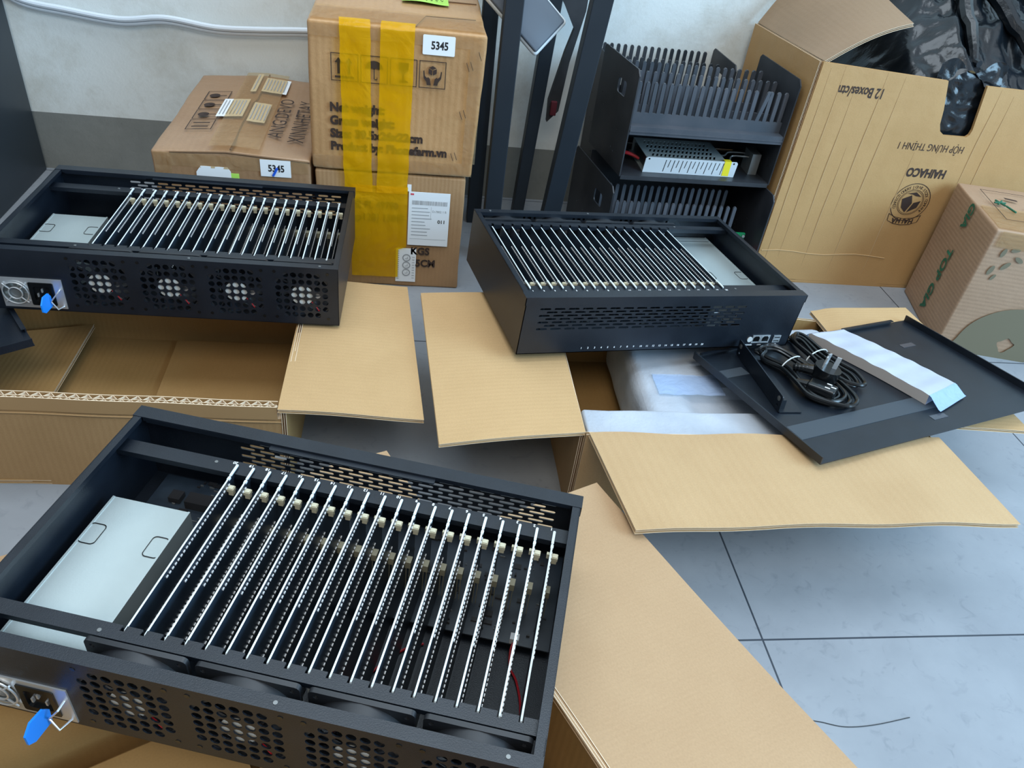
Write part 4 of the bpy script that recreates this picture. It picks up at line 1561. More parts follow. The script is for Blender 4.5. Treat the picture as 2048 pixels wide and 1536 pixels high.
# yellow tape strips: follow top edge, front of upper carton, the gap, and the lower carton
def tape_strip(name, label, xl, xr, z_end, seed, skewx=0.0):
    prof = [(SY + 0.010, UZ1 + 0.0050), (SY + 0.006, UZ1 + 0.0052), (SY + 0.000, UZ1 + 0.0042), (SY - 0.0050, UZ1 - 0.004), (SY - 0.0062, 0.44), (SY - 0.0062, 0.40), (SY - 0.0062, 0.36), (SY - 0.0062, 0.32),
            (SY - 0.0062, 0.28), (SY - 0.0062, 0.245), (SY - 0.0055, 0.228), (SY - 0.0048, 0.215), (SY - 0.0042, 0.19)]
    z = 0.19
    while z > z_end + 0.02:
        z -= 0.02
        prof.append((SY - 0.0034, z))
    n = len(prof) - 1
    mb = MB()

    def f(u, v):
        k = min(int(v * n), n - 1)
        t = v * n - k
        y = prof[k][0] * (1 - t) + prof[k + 1][0] * t
        z = prof[k][1] * (1 - t) + prof[k + 1][1] * t
        x = xl + (xr - xl) * u + skewx * v + 0.0015 * nz((0, z * 40, seed), 1)
        cr = 0.0018 * abs(nz((x * 45, 0, z * 30 + seed), 1)) + 0.0016 * max(0, nz((x * 14 + z * 22, 0, seed), 1))
        return (x, y - cr - 0.0002 * seed, z)
    mb.grid(f, 14, 90)
    return tag(mb.build(name, MC['tape_y']), label, 'packing tape', 'yellow tape on the carton stack')


tape_strip('yellow_tape', 'left strip of translucent yellow packing tape joining the two stacked cartons', -0.1060, -0.0590, 0.185, 1.0, 0.006)
tape_strip('yellow_tape', 'right strip of translucent yellow packing tape joining the two stacked cartons', -0.0400, 0.0125, 0.185, 2.0, -0.006)
mb = MB()
mb.grid(lambda u, v: (-0.090 + (0.098 - 0.014 * (v < 0.35)) * u, SY - 0.0028 - 0.0018 * abs(nz((u * 6, 0, v * 9), 1.0)), 0.022 + 0.180 * v), 22, 34)
tag(mb.build('yellow_tape', MC['tape_y']), 'wide crumpled patch of yellow packing tape across the lower stacked carton', 'packing tape', 'yellow tape on the carton stack')

# left flat carton with a raised centre seam
t3 = thing('closed_carton', 'low sealed carton left of the taped stack, address labels and pictograms on its sagging lid', 'cardboard box', None, 'sealed cartons by the wall')
LX0, LX1, LY0, LY1, LZ = -0.414, -0.158, 1.290, 1.695, 0.236


def ldisp(p, n):
    d = n * (0.0022 * nz(p, 8, 4.0) + 0.0010 * nz(p, 25, 4.0))
    if n.z > 0.5:      # lid flaps rise to the seam in the middle
        c = max(0.0, 1 - abs(p.x) / 0.125)
        d += Vector((0, 0, 0.010 * c * (0.6 + 0.4 * (p.y > -0.15))))
    return d


mb = MB()
rbox(mb, LX0, LX1, LY0, LY1, 0.0, LZ, 0.004, 16, ldisp)
mb.build('carton_body', MC['carton_left'], t3)
mb = MB()
sx = (LX0 + LX1) / 2
seam = [(sx + 0.0008 * math.sin(k) + (0.006 if k > 9 else 0), LY0 - 0.001 + k * (LY1 - LY0 + 0.002) / 16, LZ + 0.0105) for k in range(17)]
mb.tube(seam, 0.0016, 5)
mb.tube([(LX0 + 0.03 + k * (LX1 - LX0 - 0.03) / 10, LY0 - 0.0002, LZ - 0.0035 + 0.008 * (1 - abs(k / 5 - 0.8) / 1.2)) for k in range(11)], 0.0016, 5)
mb.build('lid_seam', MC['core'], t3)


def lid_z(x, y=0):
    return LZ + 0.0025 + 0.010 * max(0.0, 1 - abs(x - sx) / 0.125)


def lid_patch(name, parent, x0, x1, y0, y1, mat, dz=0.0):
    mb = MB()
    mb.grid(lambda u, v: (x0 + (x1 - x0) * u, y0 + (y1 - y0) * v, lid_z(x0 + (x1 - x0) * u) + dz + 0.0012 + 0.0005 * nz((u * 4, v * 4, x0), 1)), 8, 8)
    return mb.build(name, mat, parent)


for k, (a, b_, c, d) in enumerate(((-0.338, -0.291, 1.435, 1.530), (-0.281, -0.250, 1.415, 1.515), (-0.300, -0.289, 1.575, 1.685), (-0.280, -0.233, 1.580, 1.665))):
    l_ = lid_patch('address_label', t3, a, b_, c, d, MC['label'], 0.0016)
    mb = MB()
    rr = random.Random(k)
    n = int((b_ - a) / 0.006)
    for q in range(n):
        x = a + 0.004 + q * 0.006
        mb.grid(lambda u, v, x=x: (x + 0.0016 * u, c + 0.01 + (d - c - 0.02) * v * rr.uniform(0.99, 1.0), lid_z(x) + 0.0040), 1, 4)
    mb.build('printed_lines', MC['grey_ink'], l_)
# printed matter on the lid: words run toward the camera
LM_ = lambda x, y: frame_mat((x, y, lid_z(x) + 0.0020), (0, 1, 0), (-1, 0, 0), (0, 0, 1))
text('XINNHETAY', 0.040, frame_mat((-0.175, 1.345, lid_z(-0.19) + 0.003), (0, 1, 0), (-1, 0, 0), (0, 0, 1)), MC['brown_ink'], t3, width=0.215)
text('ANG.DEVO', 0.036, frame_mat((-0.213, 1.355, lid_z(-0.22) + 0.0035), (0, 1, 0), (-1, 0, 0), (0, 0, 1)), MC['brown_ink'], t3, width=0.20)
mb = MB()
pz = lid_z(-0.36) + 0.0012
for k in range(4):
    y0 = 1.375 + 0.052 * k
    mb.plate([(-0.378, y0), (-0.334, y0), (-0.334, y0 + 0.048), (-0.378, y0 + 0.048)], [[(-0.3765, y0 + 0.0015), (-0.3355, y0 + 0.0015), (-0.3355, y0 + 0.0465), (-0.3765, y0 + 0.0465)]],
             lambda u, v, w: (u, v, lid_z(u) + 0.0012 + w), 0.0003)
    if k == 0:
        for q in (0.012, 0.030):
            mb.plate([(-0.370, y0 + q), (-0.342, y0 + q), (-0.342, y0 + q + 0.004), (-0.370, y0 + q + 0.004)], [], lambda u, v, w: (u, v, lid_z(u) + 0.0012 + w), 0.0003)
    else:
        mb.plate(circle(-0.362, y0 + 0.024, 0.010, 14), [], lambda u, v, w: (u, v, lid_z(u) + 0.0012 + w), 0.0003)
        mb.plate([(-0.362, y0 + 0.022), (-0.340, y0 + 0.022), (-0.340, y0 + 0.025), (-0.362, y0 + 0.025)], [], lambda u, v, w: (u, v, lid_z(u) + 0.0012 + w), 0.0003)
fixn(mb.build('handling_symbols', MC['brown_ink'], t3))
lid_patch('clear_tape', t3, -0.322, -0.240, LY0 + 0.002, LY1 - 0.004, MC['tape_clear'], 0.0026)
yl = LY0 - 0.0012
mb = MB()
mb.box(-0.240, -0.190, yl - 0.0008, yl, 0.204, 0.2335)
lb = mb.build('number_label', MC['label'], t3)
text('5345', 0.0165, FM(-0.2275, 0.2135, yl - 0.0011), MC['ink'], lb, width=0.0265, bold=0.0005)
mb = MB()
mb.tube(spline([(-0.2125, yl - 0.0012, 0.2200), (-0.2165, yl - 0.0012, 0.2120), (-0.2200, yl - 0.0012, 0.2060)], 4), 0.0022, 6)
mb.build('marker_tick', MC['blue_ink'], lb)
mb = MB()
mb.plate([(-0.345, 0.195), (-0.289, 0.195), (-0.289, 0.2075), (-0.294, 0.2150), (-0.337, 0.2150), (-0.345, 0.204)], [], lambda u, v, w: (u, yl - w, v), 0.0008)
mb.box(-0.289, -0.276, yl - 0.0008, yl, 0.195, 0.2050, 1)
fixn(mb.build('paper_sticker', [MC['label'], MC['lime']], t3))
film_patch('clear_tape', t3, LX0 + 0.004, LX1 - 0.004, 0.212, 0.2345, yl + 0.0009, MC['tape_clear'], 0.0020, 60, 6, 7)
film_patch('clear_tape', t3, LX0 + 0.004, LX0 + 0.030, 0.150, 0.212, yl + 0.0009, MC['tape_clear'], 0.0018, 10, 20, 8)

# ------------------------------------------------------------------ cabinet at the far left
mb = MB()
rbox(mb, -1.25, -0.772, 1.30, 1.712, 0.0, 0.95, 0.003, 3)
cab = tag(mb.build('cabinet', MC['cabinet']), 'tall dark cabinet side standing against the wall at the far left', 'cabinet')

# white cable along the wall
mb = MB()
pts = spline([(-1.3, 1.705, 0.46), (-1.0, 1.705, 0.43), (-0.80, 1.705, 0.375), (-0.735, 1.705, 0.346), (-0.661, 1.705, 0.336), (-0.562, 1.705, 0.327), (-0.476, 1.705, 0.337), (-0.383, 1.705, 0.328), (-0.300, 1.705, 0.331), (-0.205, 1.705, 0.338), (-0.05, 1.705, 0.345), (0.10, 1.705, 0.33)], 8)
mb.tube(pts, 0.0058, 10)
mb.tube([p + Vector((0, 0.004, -0.0085)) for p in pts], 0.0050, 10)
tag(mb.build('wall_cable', MC['cable_white']), 'white twin cable running along the wall above the low carton', 'cable')

# ------------------------------------------------------------------ small stand with four tube legs
st = thing('metal_stand', 'blue-black metal stand with four square tube legs between carton stack and rack', 'stand')


def leg(x0, x1, y0, y1, xt0, xt1, zt=0.70):
    mb = MB()
    mb.add([(x0, y0, 0), (x1, y0, 0), (x1, y1, 0), (x0, y1, 0), (xt0, y0, zt), (xt1, y0, zt), (xt1, y1, zt), (xt0, y1, zt)],
           [(0, 3, 2, 1), (4, 5, 6, 7), (0, 1, 5, 4), (1, 2, 6, 5), (2, 3, 7, 6), (3, 0, 4, 7)])
    o = mb.build('leg', MC['frame'], st)
    b = o.modifiers.new('b', 'BEVEL')
    b.width = 0.0015
    b.segments = 2
    return o


leg(0.141, 0.171, 1.575, 1.605, 0.137, 0.167)
leg(0.159, 0.191, 1.400, 1.430, 0.159, 0.191)
leg(0.240, 0.264, 1.580, 1.610, 0.270, 0.300)
leg(0.266, 0.300, 1.400, 1.430, 0.322, 0.358)
mb = MB()
mb.box(0.135, 0.372, 1.385, 1.625, 0.700, 0.720)
mb.build('stand_top', MC['frame'], st)
mb = MB()
mb.box(0.137, 0.157, 1.43, 1.575, 0.66, 0.70)
mb.box(0.325, 0.345, 1.43, 1.580, 0.66, 0.70)
mb.build('top_rail', MC['frame'], st)

# grey rounded device held between the legs
dv = thing('grey_device', 'grey rounded slab with white rim wedged between the metal stand legs', 'device',
           frame_mat((0.2240, 1.432, 0.3985), (0.66, 0.30, 0.69), (-0.745, 0.10, 0.66), (0.09, -0.95, 0.33)))
mb = MB()
rbox(mb, 0.0, 0.082, 0.0, 0.150, -0.006, 0.010, 0.0075, 5)
mb.build('rim', MC['tablet_rim'], dv)
mb = MB()
rbox(mb, 0.004, 0.078, 0.0055, 0.147, 0.0050, 0.0145, 0.004, 5)
mb.build('grey_cover', MC['tablet_face'], dv)

# dark pouch hanging behind the right legs
mb = MB()
pts = [(0.270, 0.54), (0.350, 0.54), (0.348, 0.44), (0.330, 0.34), (0.322, 0.24), (0.300, 0.215), (0.298, 0.26), (0.318, 0.36), (0.330, 0.405), (0.306, 0.445), (0.275, 0.485)]
mb.plate(pts[::-1], [], lambda u, v, w: (u, 1.655 - w, v), 0.016)
pch = fixn(mb.build('hanging_pouch', MC['dusty_black']))
tag(pch, 'worn black fabric pouch hanging behind the right leg of the metal stand', 'pouch')
mb = MB()
rbox(mb, 0.303, 0.316, 1.630, 1.638, 0.232, 0.262, 0.002, 2)
mb.build('red_tag', MC['red_cloth'], pch)

# narrow brown strip of board behind the left legs
mb = MB()
mb.box(0.1790, 0.1835, 1.560, 1.5640, 0.0, 0.62)
tag(mb.build('board_strip', MC['card_out']), 'thin brown strip of board standing upright between the left legs of the stand', 'board strip')

# ------------------------------------------------------------------ black comb racks
def comb(parent, name, x0, x1, y, z0, zt, n, mat, odd=None, base=0.013, seed=0):
    rr = random.Random(seed)
    mb = MB()
    mb.box(x0, x1, y, y + 0.0045, z0, z0 + base)
    p = (x1 - x0) / n
    for k in range(n):
        xc = x0 + (k + 0.5) * p
        lean = 0.010 if (odd is not None and k == odd) else 0.0
        w = p * 0.24
        v = [(xc - w, y, z0 + base), (xc + w, y, z0 + base), (xc + w, y + 0.0045, z0 + base), (xc - w, y + 0.0045, z0 + base)]
        h = zt - z0 - base - 0.003
        v2 = [(a[0] + lean, a[1], a[2] + h) for a in v]
        tt = [(xc - w * 0.5 + lean, y, zt), (xc + w * 0.5 + lean, y, zt), (xc + w * 0.5 + lean, y + 0.0045, zt), (xc - w * 0.5 + lean, y + 0.0045, zt)]
        mb.add(v + v2 + tt, [(0, 1, 5, 4), (1, 2, 6, 5), (2, 3, 7, 6), (3, 0, 4, 7), (4, 5, 9, 8), (5, 6, 10, 9), (6, 7, 11, 10), (7, 4, 8, 11), (8, 9, 10, 11)])
    return mb.build(name, mat, parent)


RM = Matrix.Translation((0.411, 1.395, 0.0)) @ Matrix.Rotation(math.radians(1.5), 4, 'Z')
rk = thing('comb_rack', 'black open rack by the wall with comb rows above a perforated power supply', 'rack', RM, 'black comb racks')
RW, RD = 0.311, 0.175


def rack_side(parent, x, y0, y1, z0, z1, hole=False, lean=0.0, notch=None):
    mb = MB()
    out = [(y0, z0), (y1, z0), (y1, z1 - 0.006), (y1 - 0.006, z1), (y0 + 0.010, z1), (y0, z1 - 0.010)]
    holes = [rrect(y0 + 0.045, y0 + 0.085, z1 - 0.062, z1 - 0.035, 0.006)] if hole else []
    for k in range(10):
        rr = random.Random(k + int(x * 100))
        holes.append(circle(y0 + 0.02 + rr.random() * (y1 - y0 - 0.04), z0 + 0.02 + rr.random() * (z1 - z0 - 0.10), 0.0016, 6))
    mb.plate(out, holes[:6 if not hole else 9], lambda u, v, w: (x + w + lean * (u - y0), u, v), 0.0025)
    return fixn(mb.build('side_panel', MC['rack'], parent))


LEAN = -0.14
rack_side(rk, 0.0, 0.0, RD, 0.205, 0.402, True, LEAN)
rack_side(rk, RW - 0.0025, 0.0, RD, 0.205, 0.408, False, -0.06)
mb = MB()
mb.box(0.003, RW - 0.003, 0.001, RD, 0.205, 0.2075)
mb.box(0.003, RW - 0.003, 0.0, 0.0015, 0.199, 0.2075)
mb.build('shelf', MC['rack'], rk)
mb = MB()
mb.box(0.003, RW - 0.003, 0.004, RD, 0.300, 0.3025)
mb.box(0.003, RW - 0.003, 0.0, 0.004, 0.287, 0.3025)
mb.box(0.003, RW - 0.003, -0.002, 0.002, 0.293, 0.2950)
mb.build('shelf', MC['comb'], rk)
mb = MB()
mb.box(0.003, RW - 0.003, RD - 0.003, RD, 0.21, 0.30)
mb.build('back_panel', MC['rack'], rk)
comb(rk, 'comb_row', 0.004, RW - 0.004, 0.020, 0.3025, 0.3780, 20, MC['comb'], odd=16, base=0.020, seed=1)
comb(rk, 'comb_row', 0.002, RW - 0.006, 0.075, 0.3025, 0.3820, 20, MC['comb'], base=0.018, seed=2)
comb(rk, 'comb_row', -0.004, RW - 0.012, 0.135, 0.3025, 0.3840, 20, MC['comb'], base=0.018, seed=3)
# perforated power supply in the bay
ps = thing('power_supply_unit', 'silver perforated power supply with yellow label lying in the comb rack', 'power supply', RM @ Matrix.Translation((0.052, 0.022, 0.2078)))
mb = MB()
mb.box(0.0, 0.190, 0.002, 0.110, 0.0, 0.002)
mb.plate([(0.004, 0.004), (0.170, 0.004), (0.170, 0.108), (0.004, 0.108)],
         [[(0.016 + 0.0085 * k, 0.012 + 0.022 * j), (0.020 + 0.0085 * k, 0.012 + 0.022 * j), (0.0265 + 0.0085 * k, 0.028 + 0.022 * j), (0.0225 + 0.0085 * k, 0.028 + 0.022 * j)] for k in range(16) for j in range(4)],
         lambda u, v, w: (u, v, 0.028 + w), 0.001)
mb.box(0.165, 0.170, 0.004, 0.108, 0.002, 0.028)
mb.box(0.004, 0.170, 0.105, 0.108, 0.002, 0.028)
fixn(mb.build('perforated_cover', MC['steel'], ps))
mb = MB()
mb.box(0.008, 0.164, 0.006, 0.104, 0.003, 0.020)
mb.build('circuit_block', MC['chip'], ps)
mb = MB()
sl = [[(0.040 + 0.0085 * k, 0.012 if k % 2 else 0.003), (0.0418 + 0.0085 * k, 0.012 if k % 2 else 0.003), (0.0450 + 0.0085 * k, 0.027), (0.0432 + 0.0085 * k, 0.027)] for k in range(15)]
mb.plate([(0.000, 0.0), (0.190, 0.0), (0.192, 0.028), (0.189, 0.031), (0.006, 0.031), (0.002, 0.028)], sl + [circle(0.009, 0.027, 0.002, 8), circle(0.184, 0.027, 0.002, 8)], lambda u, v, w: (u, w, v), 0.0015)
fixn(mb.build('slotted_side', simple('light_aluminium', (0.66, 0.72, 0.76), 0.35, 0.3), ps))
mb = MB()
mb.box(0.164, 0.178, -0.0008, 0.0, 0.002, 0.031)
mb.box(0.164, 0.178, -0.0008, 0.010, 0.031, 0.0318)
mb.build('yellow_sticker', MC['yellow'], ps)
mb = MB()
for k in range(3):
    mb.tube(spline([(-0.038, 0.060 + 0.004 * k, 0.006), (-0.028, 0.052 + 0.004 * k, 0.016), (-0.012, 0.046 + 0.004 * k, 0.015), (0.002, 0.042 + 0.003 * k, 0.010)], 5), 0.0024, 6)
mb.build('red_wires', MC['red_wire'], ps)
mb = MB()
for k in range(2):
    mb.tube(spline([(0.168, 0.075 - 0.03 * k, 0.018), (0.186, 0.062 - 0.03 * k, 0.020), (0.196, 0.066 - 0.02 * k, 0.026), (0.216, 0.058 - 0.02 * k, 0.030), (0.232, 0.056 - 0.02 * k, 0.030)], 5), 0.0018, 6)
mb.box(0.228, 0.246, 0.020, 0.060, 0.0, 0.042)
mb.build('grey_lead', MC['grey_comp'], ps)

# second rack, lower
RM2 = Matrix.Translation((0.394, 1.352, 0.0)) @ Matrix.Rotation(math.radians(1.5), 4, 'Z')
rk2 = thing('comb_rack', 'lower black comb rack under the upper one, behind the right-hand computer case', 'rack', RM2, 'black comb racks')
R2W = 0.330
rack_side(rk2, 0.0, 0.0, 0.215, 0.0, 0.198, True, LEAN)
rack_side(rk2, R2W - 0.0025, 0.0, 0.215, 0.0, 0.198, False, -0.04)
mb = MB()
mb.box(0.003, R2W - 0.003, 0.002, 0.215, 0.060, 0.0625)
mb.box(0.003, R2W - 0.003, 0.000, 0.003, 0.050, 0.066)
mb.build('shelf', MC['rack'], rk2)
mb = MB()
mb.box(0.003, R2W - 0.003, 0.212, 0.215, 0.0, 0.19)
mb.build('back_panel', MC['rack'], rk2)
comb(rk2, 'comb_row', 0.004, R2W - 0.050, 0.040, 0.0625, 0.155, 19, MC['comb'], base=0.012, seed=4)
comb(rk2, 'comb_row', 0.002, R2W - 0.050, 0.100, 0.0625, 0.165, 19, MC['comb'], base=0.012, seed=5)
mb = MB()
mb.box(R2W - 0.048, R2W - 0.018, 0.040, 0.046, 0.070, 0.098)
gp = mb.build('green_board', MC['green_pcb'], rk2)
mb = MB()
mb.cyl((R2W - 0.022, 0.039, 0.093), (0, -1, 0), 0.003, 0.002, 10)
mb.build('silver_standoff', MC['steel_bright'], gp)
mb = MB()
for k in range(3):
    mb.tube(spline([(R2W - 0.032, 0.036, 0.078 - 0.004 * k), (R2W - 0.016, 0.028, 0.074 - 0.004 * k), (R2W - 0.006, 0.03, 0.066 - 0.004 * k)], 5), 0.0025, 6)
mb.build('red_wires', MC['red_wire'], gp)

# third rack behind
RM3 = Matrix.Translation((0.405, 1.585, 0.0))
rk3 = thing('comb_rack', 'black comb rack farthest back against the wall, only comb tips and a side plate showing', 'rack', RM3, 'black comb racks')
rack_side(rk3, 0.0, 0.0, 0.125, 0.0, 0.365, False, -0.05)
rack_side(rk3, 0.255, -0.012, 0.125, 0.205, 0.380, True, -0.04)
mb = MB()
mb.box(0.003, 0.255, 0.0, 0.120, 0.270, 0.273)
mb.build('shelf', MC['rack'], rk3)
comb(rk3, 'comb_row', 0.0, 0.235, 0.020, 0.273, 0.372, 16, MC['rack'], base=0.02, seed=6)
comb(rk3, 'comb_row', -0.004, 0.230, 0.095, 0.273, 0.376, 16, MC['rack'], base=0.02, seed=7)

# ------------------------------------------------------------------ large printed carton with bag
t4 = thing('large_carton', 'large open carton by the wall, upside-down printing and a notch showing black plastic', 'cardboard box')
HX0, HX1, HY0, HY1, HZ = 0.738, 1.36, 1.383, 1.700, 0.449


def hz(x):
    return HZ - 0.030 * (x - HX0)


def vplate(name, outer, y, th, parent, mat, n=0, holes=()):
    """upright printed side; outline in (x, z)"""
    mb = MB()
    loops = [outer]
    mb.plate(outer, list(holes), lambda u, v, w: (u, y + w, v), th)
    # planar uv
    mb.uv = [[(mb.v[i][0], mb.v[i][2]) for i in f] for f in mb.f]
    return fixn(mb.build(name, mat, parent))


front = [(HX0, 0.0), (HX1, 0.0), (HX1, 0.428), (1.072, 0.434), (1.0835, 0.352), (1.0820, 0.342), (1.0770, 0.3375), (1.0300, 0.3375), (1.0180, 0.3450), (1.0115, 0.3580), (1.0060, 0.385), (0.990, 0.437), (0.86, 0.443), (HX0, HZ)]
vplate('front_wall', front, HY0, 0.006, t4, MC['carton_big'])
vwall('side_wall', (HX0, HY0 + 0.004), (HX0 - 0.006, HY1), 0.0, HZ, 0.438, t4, MC['carton_big'], seed=31)
vwall('back_wall', (HX0 - 0.004, HY1), (HX1, HY1), 0.0, 0.438, 0.438, t4, MC['carton_big'], seed=32)
vwall('side_wall', (HX1, HY1), (HX1, HY0), 0.0, 0.438, 0.428, t4, MC['carton_big'], seed=33)
sheet('bottom_panel', [(HX0, HY0, 0.007), (HX1, HY0, 0.007), (HX1, HY1, 0.007), (HX0, HY1, 0.007)], 0.006, t4, MC['card_in'], 6, 6, seed=34)
# left flap standing up over the box
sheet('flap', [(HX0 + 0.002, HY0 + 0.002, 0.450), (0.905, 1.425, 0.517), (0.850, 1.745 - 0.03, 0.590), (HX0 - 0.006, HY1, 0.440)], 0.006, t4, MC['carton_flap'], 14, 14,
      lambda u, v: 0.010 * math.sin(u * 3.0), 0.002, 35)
rr = random.Random(21)
for k, (x, za, zb) in enumerate(((0.756, 0.02, 0.44), (0.783, 0.06, 0.445), (0.815, 0.10, 0.40), (0.842, 0.04, 0.30), (0.868, 0.16, 0.443), (0.905, 0.02, 0.438), (0.985, 0.02, 0.30), (1.105, 0.22, 0.43), (1.135, 0.20, 0.42))):
    mb = MB()
    mb.tube([(x + 0.0006 * math.sin(q), HY0 - 0.0001, za + (zb - za) * q / 10) for q in range(11)], [0.0002 + 0.0011 * math.sin(math.pi * q / 10) for q in range(11)], 6)
    mb.build('pressed_ridge', MC['card'], t4)
mb = MB()
mb.tube([(0.742 + 0.035 * q, HY0 - 0.0001, 0.072 + 0.003 * math.sin(q * 1.3)) for q in range(9)], 0.0012, 6)
mb.build('bottom_crease', MC['card'], t4)
# folded-in front flap
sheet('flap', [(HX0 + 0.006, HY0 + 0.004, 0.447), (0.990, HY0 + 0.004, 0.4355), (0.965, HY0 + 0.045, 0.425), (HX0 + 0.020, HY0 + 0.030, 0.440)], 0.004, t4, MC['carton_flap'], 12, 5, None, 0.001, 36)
IM = lambda x, z: frame_mat((x, HY0 - 0.0006, z), (-1, 0, 0), (0, 0, -1), (0, -1, 0))      # upside-down print
text('12 Boxes/ctn', 0.0255, IM(0.875, 0.4120), MC['brown_ink'], t4, width=0.089, bold=0.0005)
text('HỘP HƯNG THỊNH 1', 0.0200, IM(1.085, 0.3190), MC['brown_ink'], t4, width=0.138)
text('HAIHACO', 0.0240, IM(1.071, 0.2690), MC['brown_ink'], t4, width=0.084, bold=0.0010)
mb = MB()
sc, sz = 1.0235, 0.1985
ringp = lambda r0, r1: mb.plate(circle(sc, sz, r1, 40), [circle(sc, sz, r0, 40)], lambda u, v, w: (u, HY0 - 0.0004 - w, v), 0.0003)
ringp(0.0395, 0.0408)
ringp(0.0268, 0.0275)
ringp(0.0245, 0.0250)
mb.plate([(sc - 0.021, sz + 0.006), (sc - 0.003, sz + 0.015), (sc + 0.004, sz - 0.002), (sc - 0.004, sz - 0.022), (sc - 0.016, sz - 0.012)], [], lambda u, v, w: (u, HY0 - 0.0004 - w, v), 0.0003)
mb.plate([(sc + 0.007, sz - 0.001), (sc + 0.021, sz + 0.004), (sc + 0.018, sz - 0.011), (sc + 0.000, sz - 0.022)], [], lambda u, v, w: (u, HY0 - 0.0004 - w, v), 0.0003)
mb.plate([(sc - 0.014, sz + 0.018), (sc + 0.004, sz + 0.022), (sc + 0.018, sz + 0.013), (sc + 0.006, sz + 0.014), (sc - 0.002, sz + 0.017)], [], lambda u, v, w: (u, HY0 - 0.0004 - w, v), 0.0003)
ban = [(sc - 0.036, sz - 0.026), (sc - 0.020, sz - 0.033), (sc, sz - 0.036), (sc + 0.020, sz - 0.033), (sc + 0.036, sz - 0.026), (sc + 0.034, sz - 0.042), (sc + 0.018, sz - 0.049), (sc, sz - 0.051), (sc - 0.018, sz - 0.049), (sc - 0.034, sz - 0.042)]
inn = [(sc + (p[0] - sc) * 0.96, (sz - 0.041) + (p[1] - sz + 0.041) * 0.86) for p in ban]
mb.plate(ban, [inn], lambda u, v, w: (u, HY0 - 0.0004 - w, v), 0.0003)
fixn(mb.build('round_emblem', MC['brown_ink'], t4))
text('HAI HA', 0.0150, IM(sc + 0.024, sz - 0.0365), MC['brown_ink'], t4, width=0.048, bold=0.0006)
ringtxt = 'CONFECTIONERY JOINT-STOCK COMPANY'
bmr = bmesh.new()
for k, ch in enumerate(ringtxt):
    if ch == ' ':
        continue
    a = math.radians(208 - 236 * k / (len(ringtxt) - 1)) + math.pi
    # printed upside down: characters climb round the ring
    a2 = a + math.pi
    px_, pz_ = sc + 0.0300 * math.cos(a2), sz + 0.0300 * math.sin(a2)
    rot = a2 - math.pi / 2
    Mx = frame_mat((px_, HY0 - 0.0006, pz_), (math.cos(rot), 0, math.sin(rot)), (-math.sin(rot), 0, math.cos(rot)), (0, -1, 0))
    t = text(ch, 0.0085, Mx, MC['brown_ink'], None)
    bmr.from_mesh(t.data)
    me = t.data
    bpy.data.objects.remove(t)
    bpy.data.meshes.remove(me)
me = bpy.data.meshes.new('ring_text')
bmr.to_mesh(me)
bmr.free()
me.materials.append(MC['brown_ink'])
o = bpy.data.objects.new('ring_text', me)
COL.objects.link(o)
o.parent = t4

# black plastic bag in the large carton
bag = thing('plastic_bag', 'crumpled glossy black plastic bag filling the large carton and showing through its notch', 'plastic bag')


def bagz(x, y):
    u = (x - 0.75) / 0.60
    v = (y - 1.39) / 0.31
    z = 0.385 + 0.19 * v ** 0.8 + 0.05 * math.sin(u * 2.6) * v
    z += 0.030 * math.exp(-((x - 1.02) / 0.10) ** 2) * (1 - v)
    # sharp folds: ridged noise radiating from the gathered middle
    a = math.atan2(y - 1.62, x - 1.02)
    r = math.hypot(y - 1.62, x - 1.02)
    z += 0.020 * (1 - abs(math.sin(a * 4.5 + 2.0 * nz((x, y, 0), 6, 1)))) * min(1, r * 6)
    z += 0.014 * (1 - 2 * abs(nz((x, y, 0), 16, 3))) + 0.006 * (1 - 2 * abs(nz((x, y, 0), 40, 5)))
    k = min(1.0, max(0.0, (x - 0.86) / 0.13))
    k = k * k * (3 - 2 * k)
    return z * k + (0.395 + 0.010 * nz((x, y, 0), 14, 3)) * (1 - k)


mb = MB()
mb.grid(lambda u, v: (0.752 + 0.60 * u, 1.395 + 0.300 * v, bagz(0.752 + 0.60 * u, 1.395 + 0.300 * v)), 110, 60)
mb.build('bag_body', MC['bag'], bag, 80)
mb = MB()


def drape(u, v):
    x = 0.975 + 0.135 * u
    z0 = 0.462 + 0.012 * math.sin(u * 9)
    z = z0 - v * 0.150
    y = 1.397 + 0.004 * abs(nz((x, z, 0), 45, 2)) * 2 - 0.0035 * (1 - v) + (0.006 * (1 - v) ** 2)
    return (x, y, z)


mb.grid(drape, 30, 30)
mb.build('bag_fold', MC['bag'], bag, 80)
mb = MB()
for (p, q, s) in (((1.04, 1.60, 0.61), (1.05, 1.405, 0.462), 0.014), ((1.08, 1.60, 0.61), (1.20, 1.41, 0.455), 0.015), ((1.20, 1.66, 0.62), (1.28, 1.42, 0.46), 0.012)):
    P0, P1 = Vector(p), Vector(q)
    pts = [P0.lerp(P1, k / 12) + Vector((0.010 * nz((k, s, 0), 0.7), 0, 0.012 * nz((s * 90, k, 0), 0.6))) for k in range(13)]
    mb.tube(pts, [s * (0.35 + 0.65 * math.sin(math.pi * (0.15 + 0.8 * k / 12))) for k in range(13)], 9)
mb.build('bag_pleats', MC['bag'], bag)

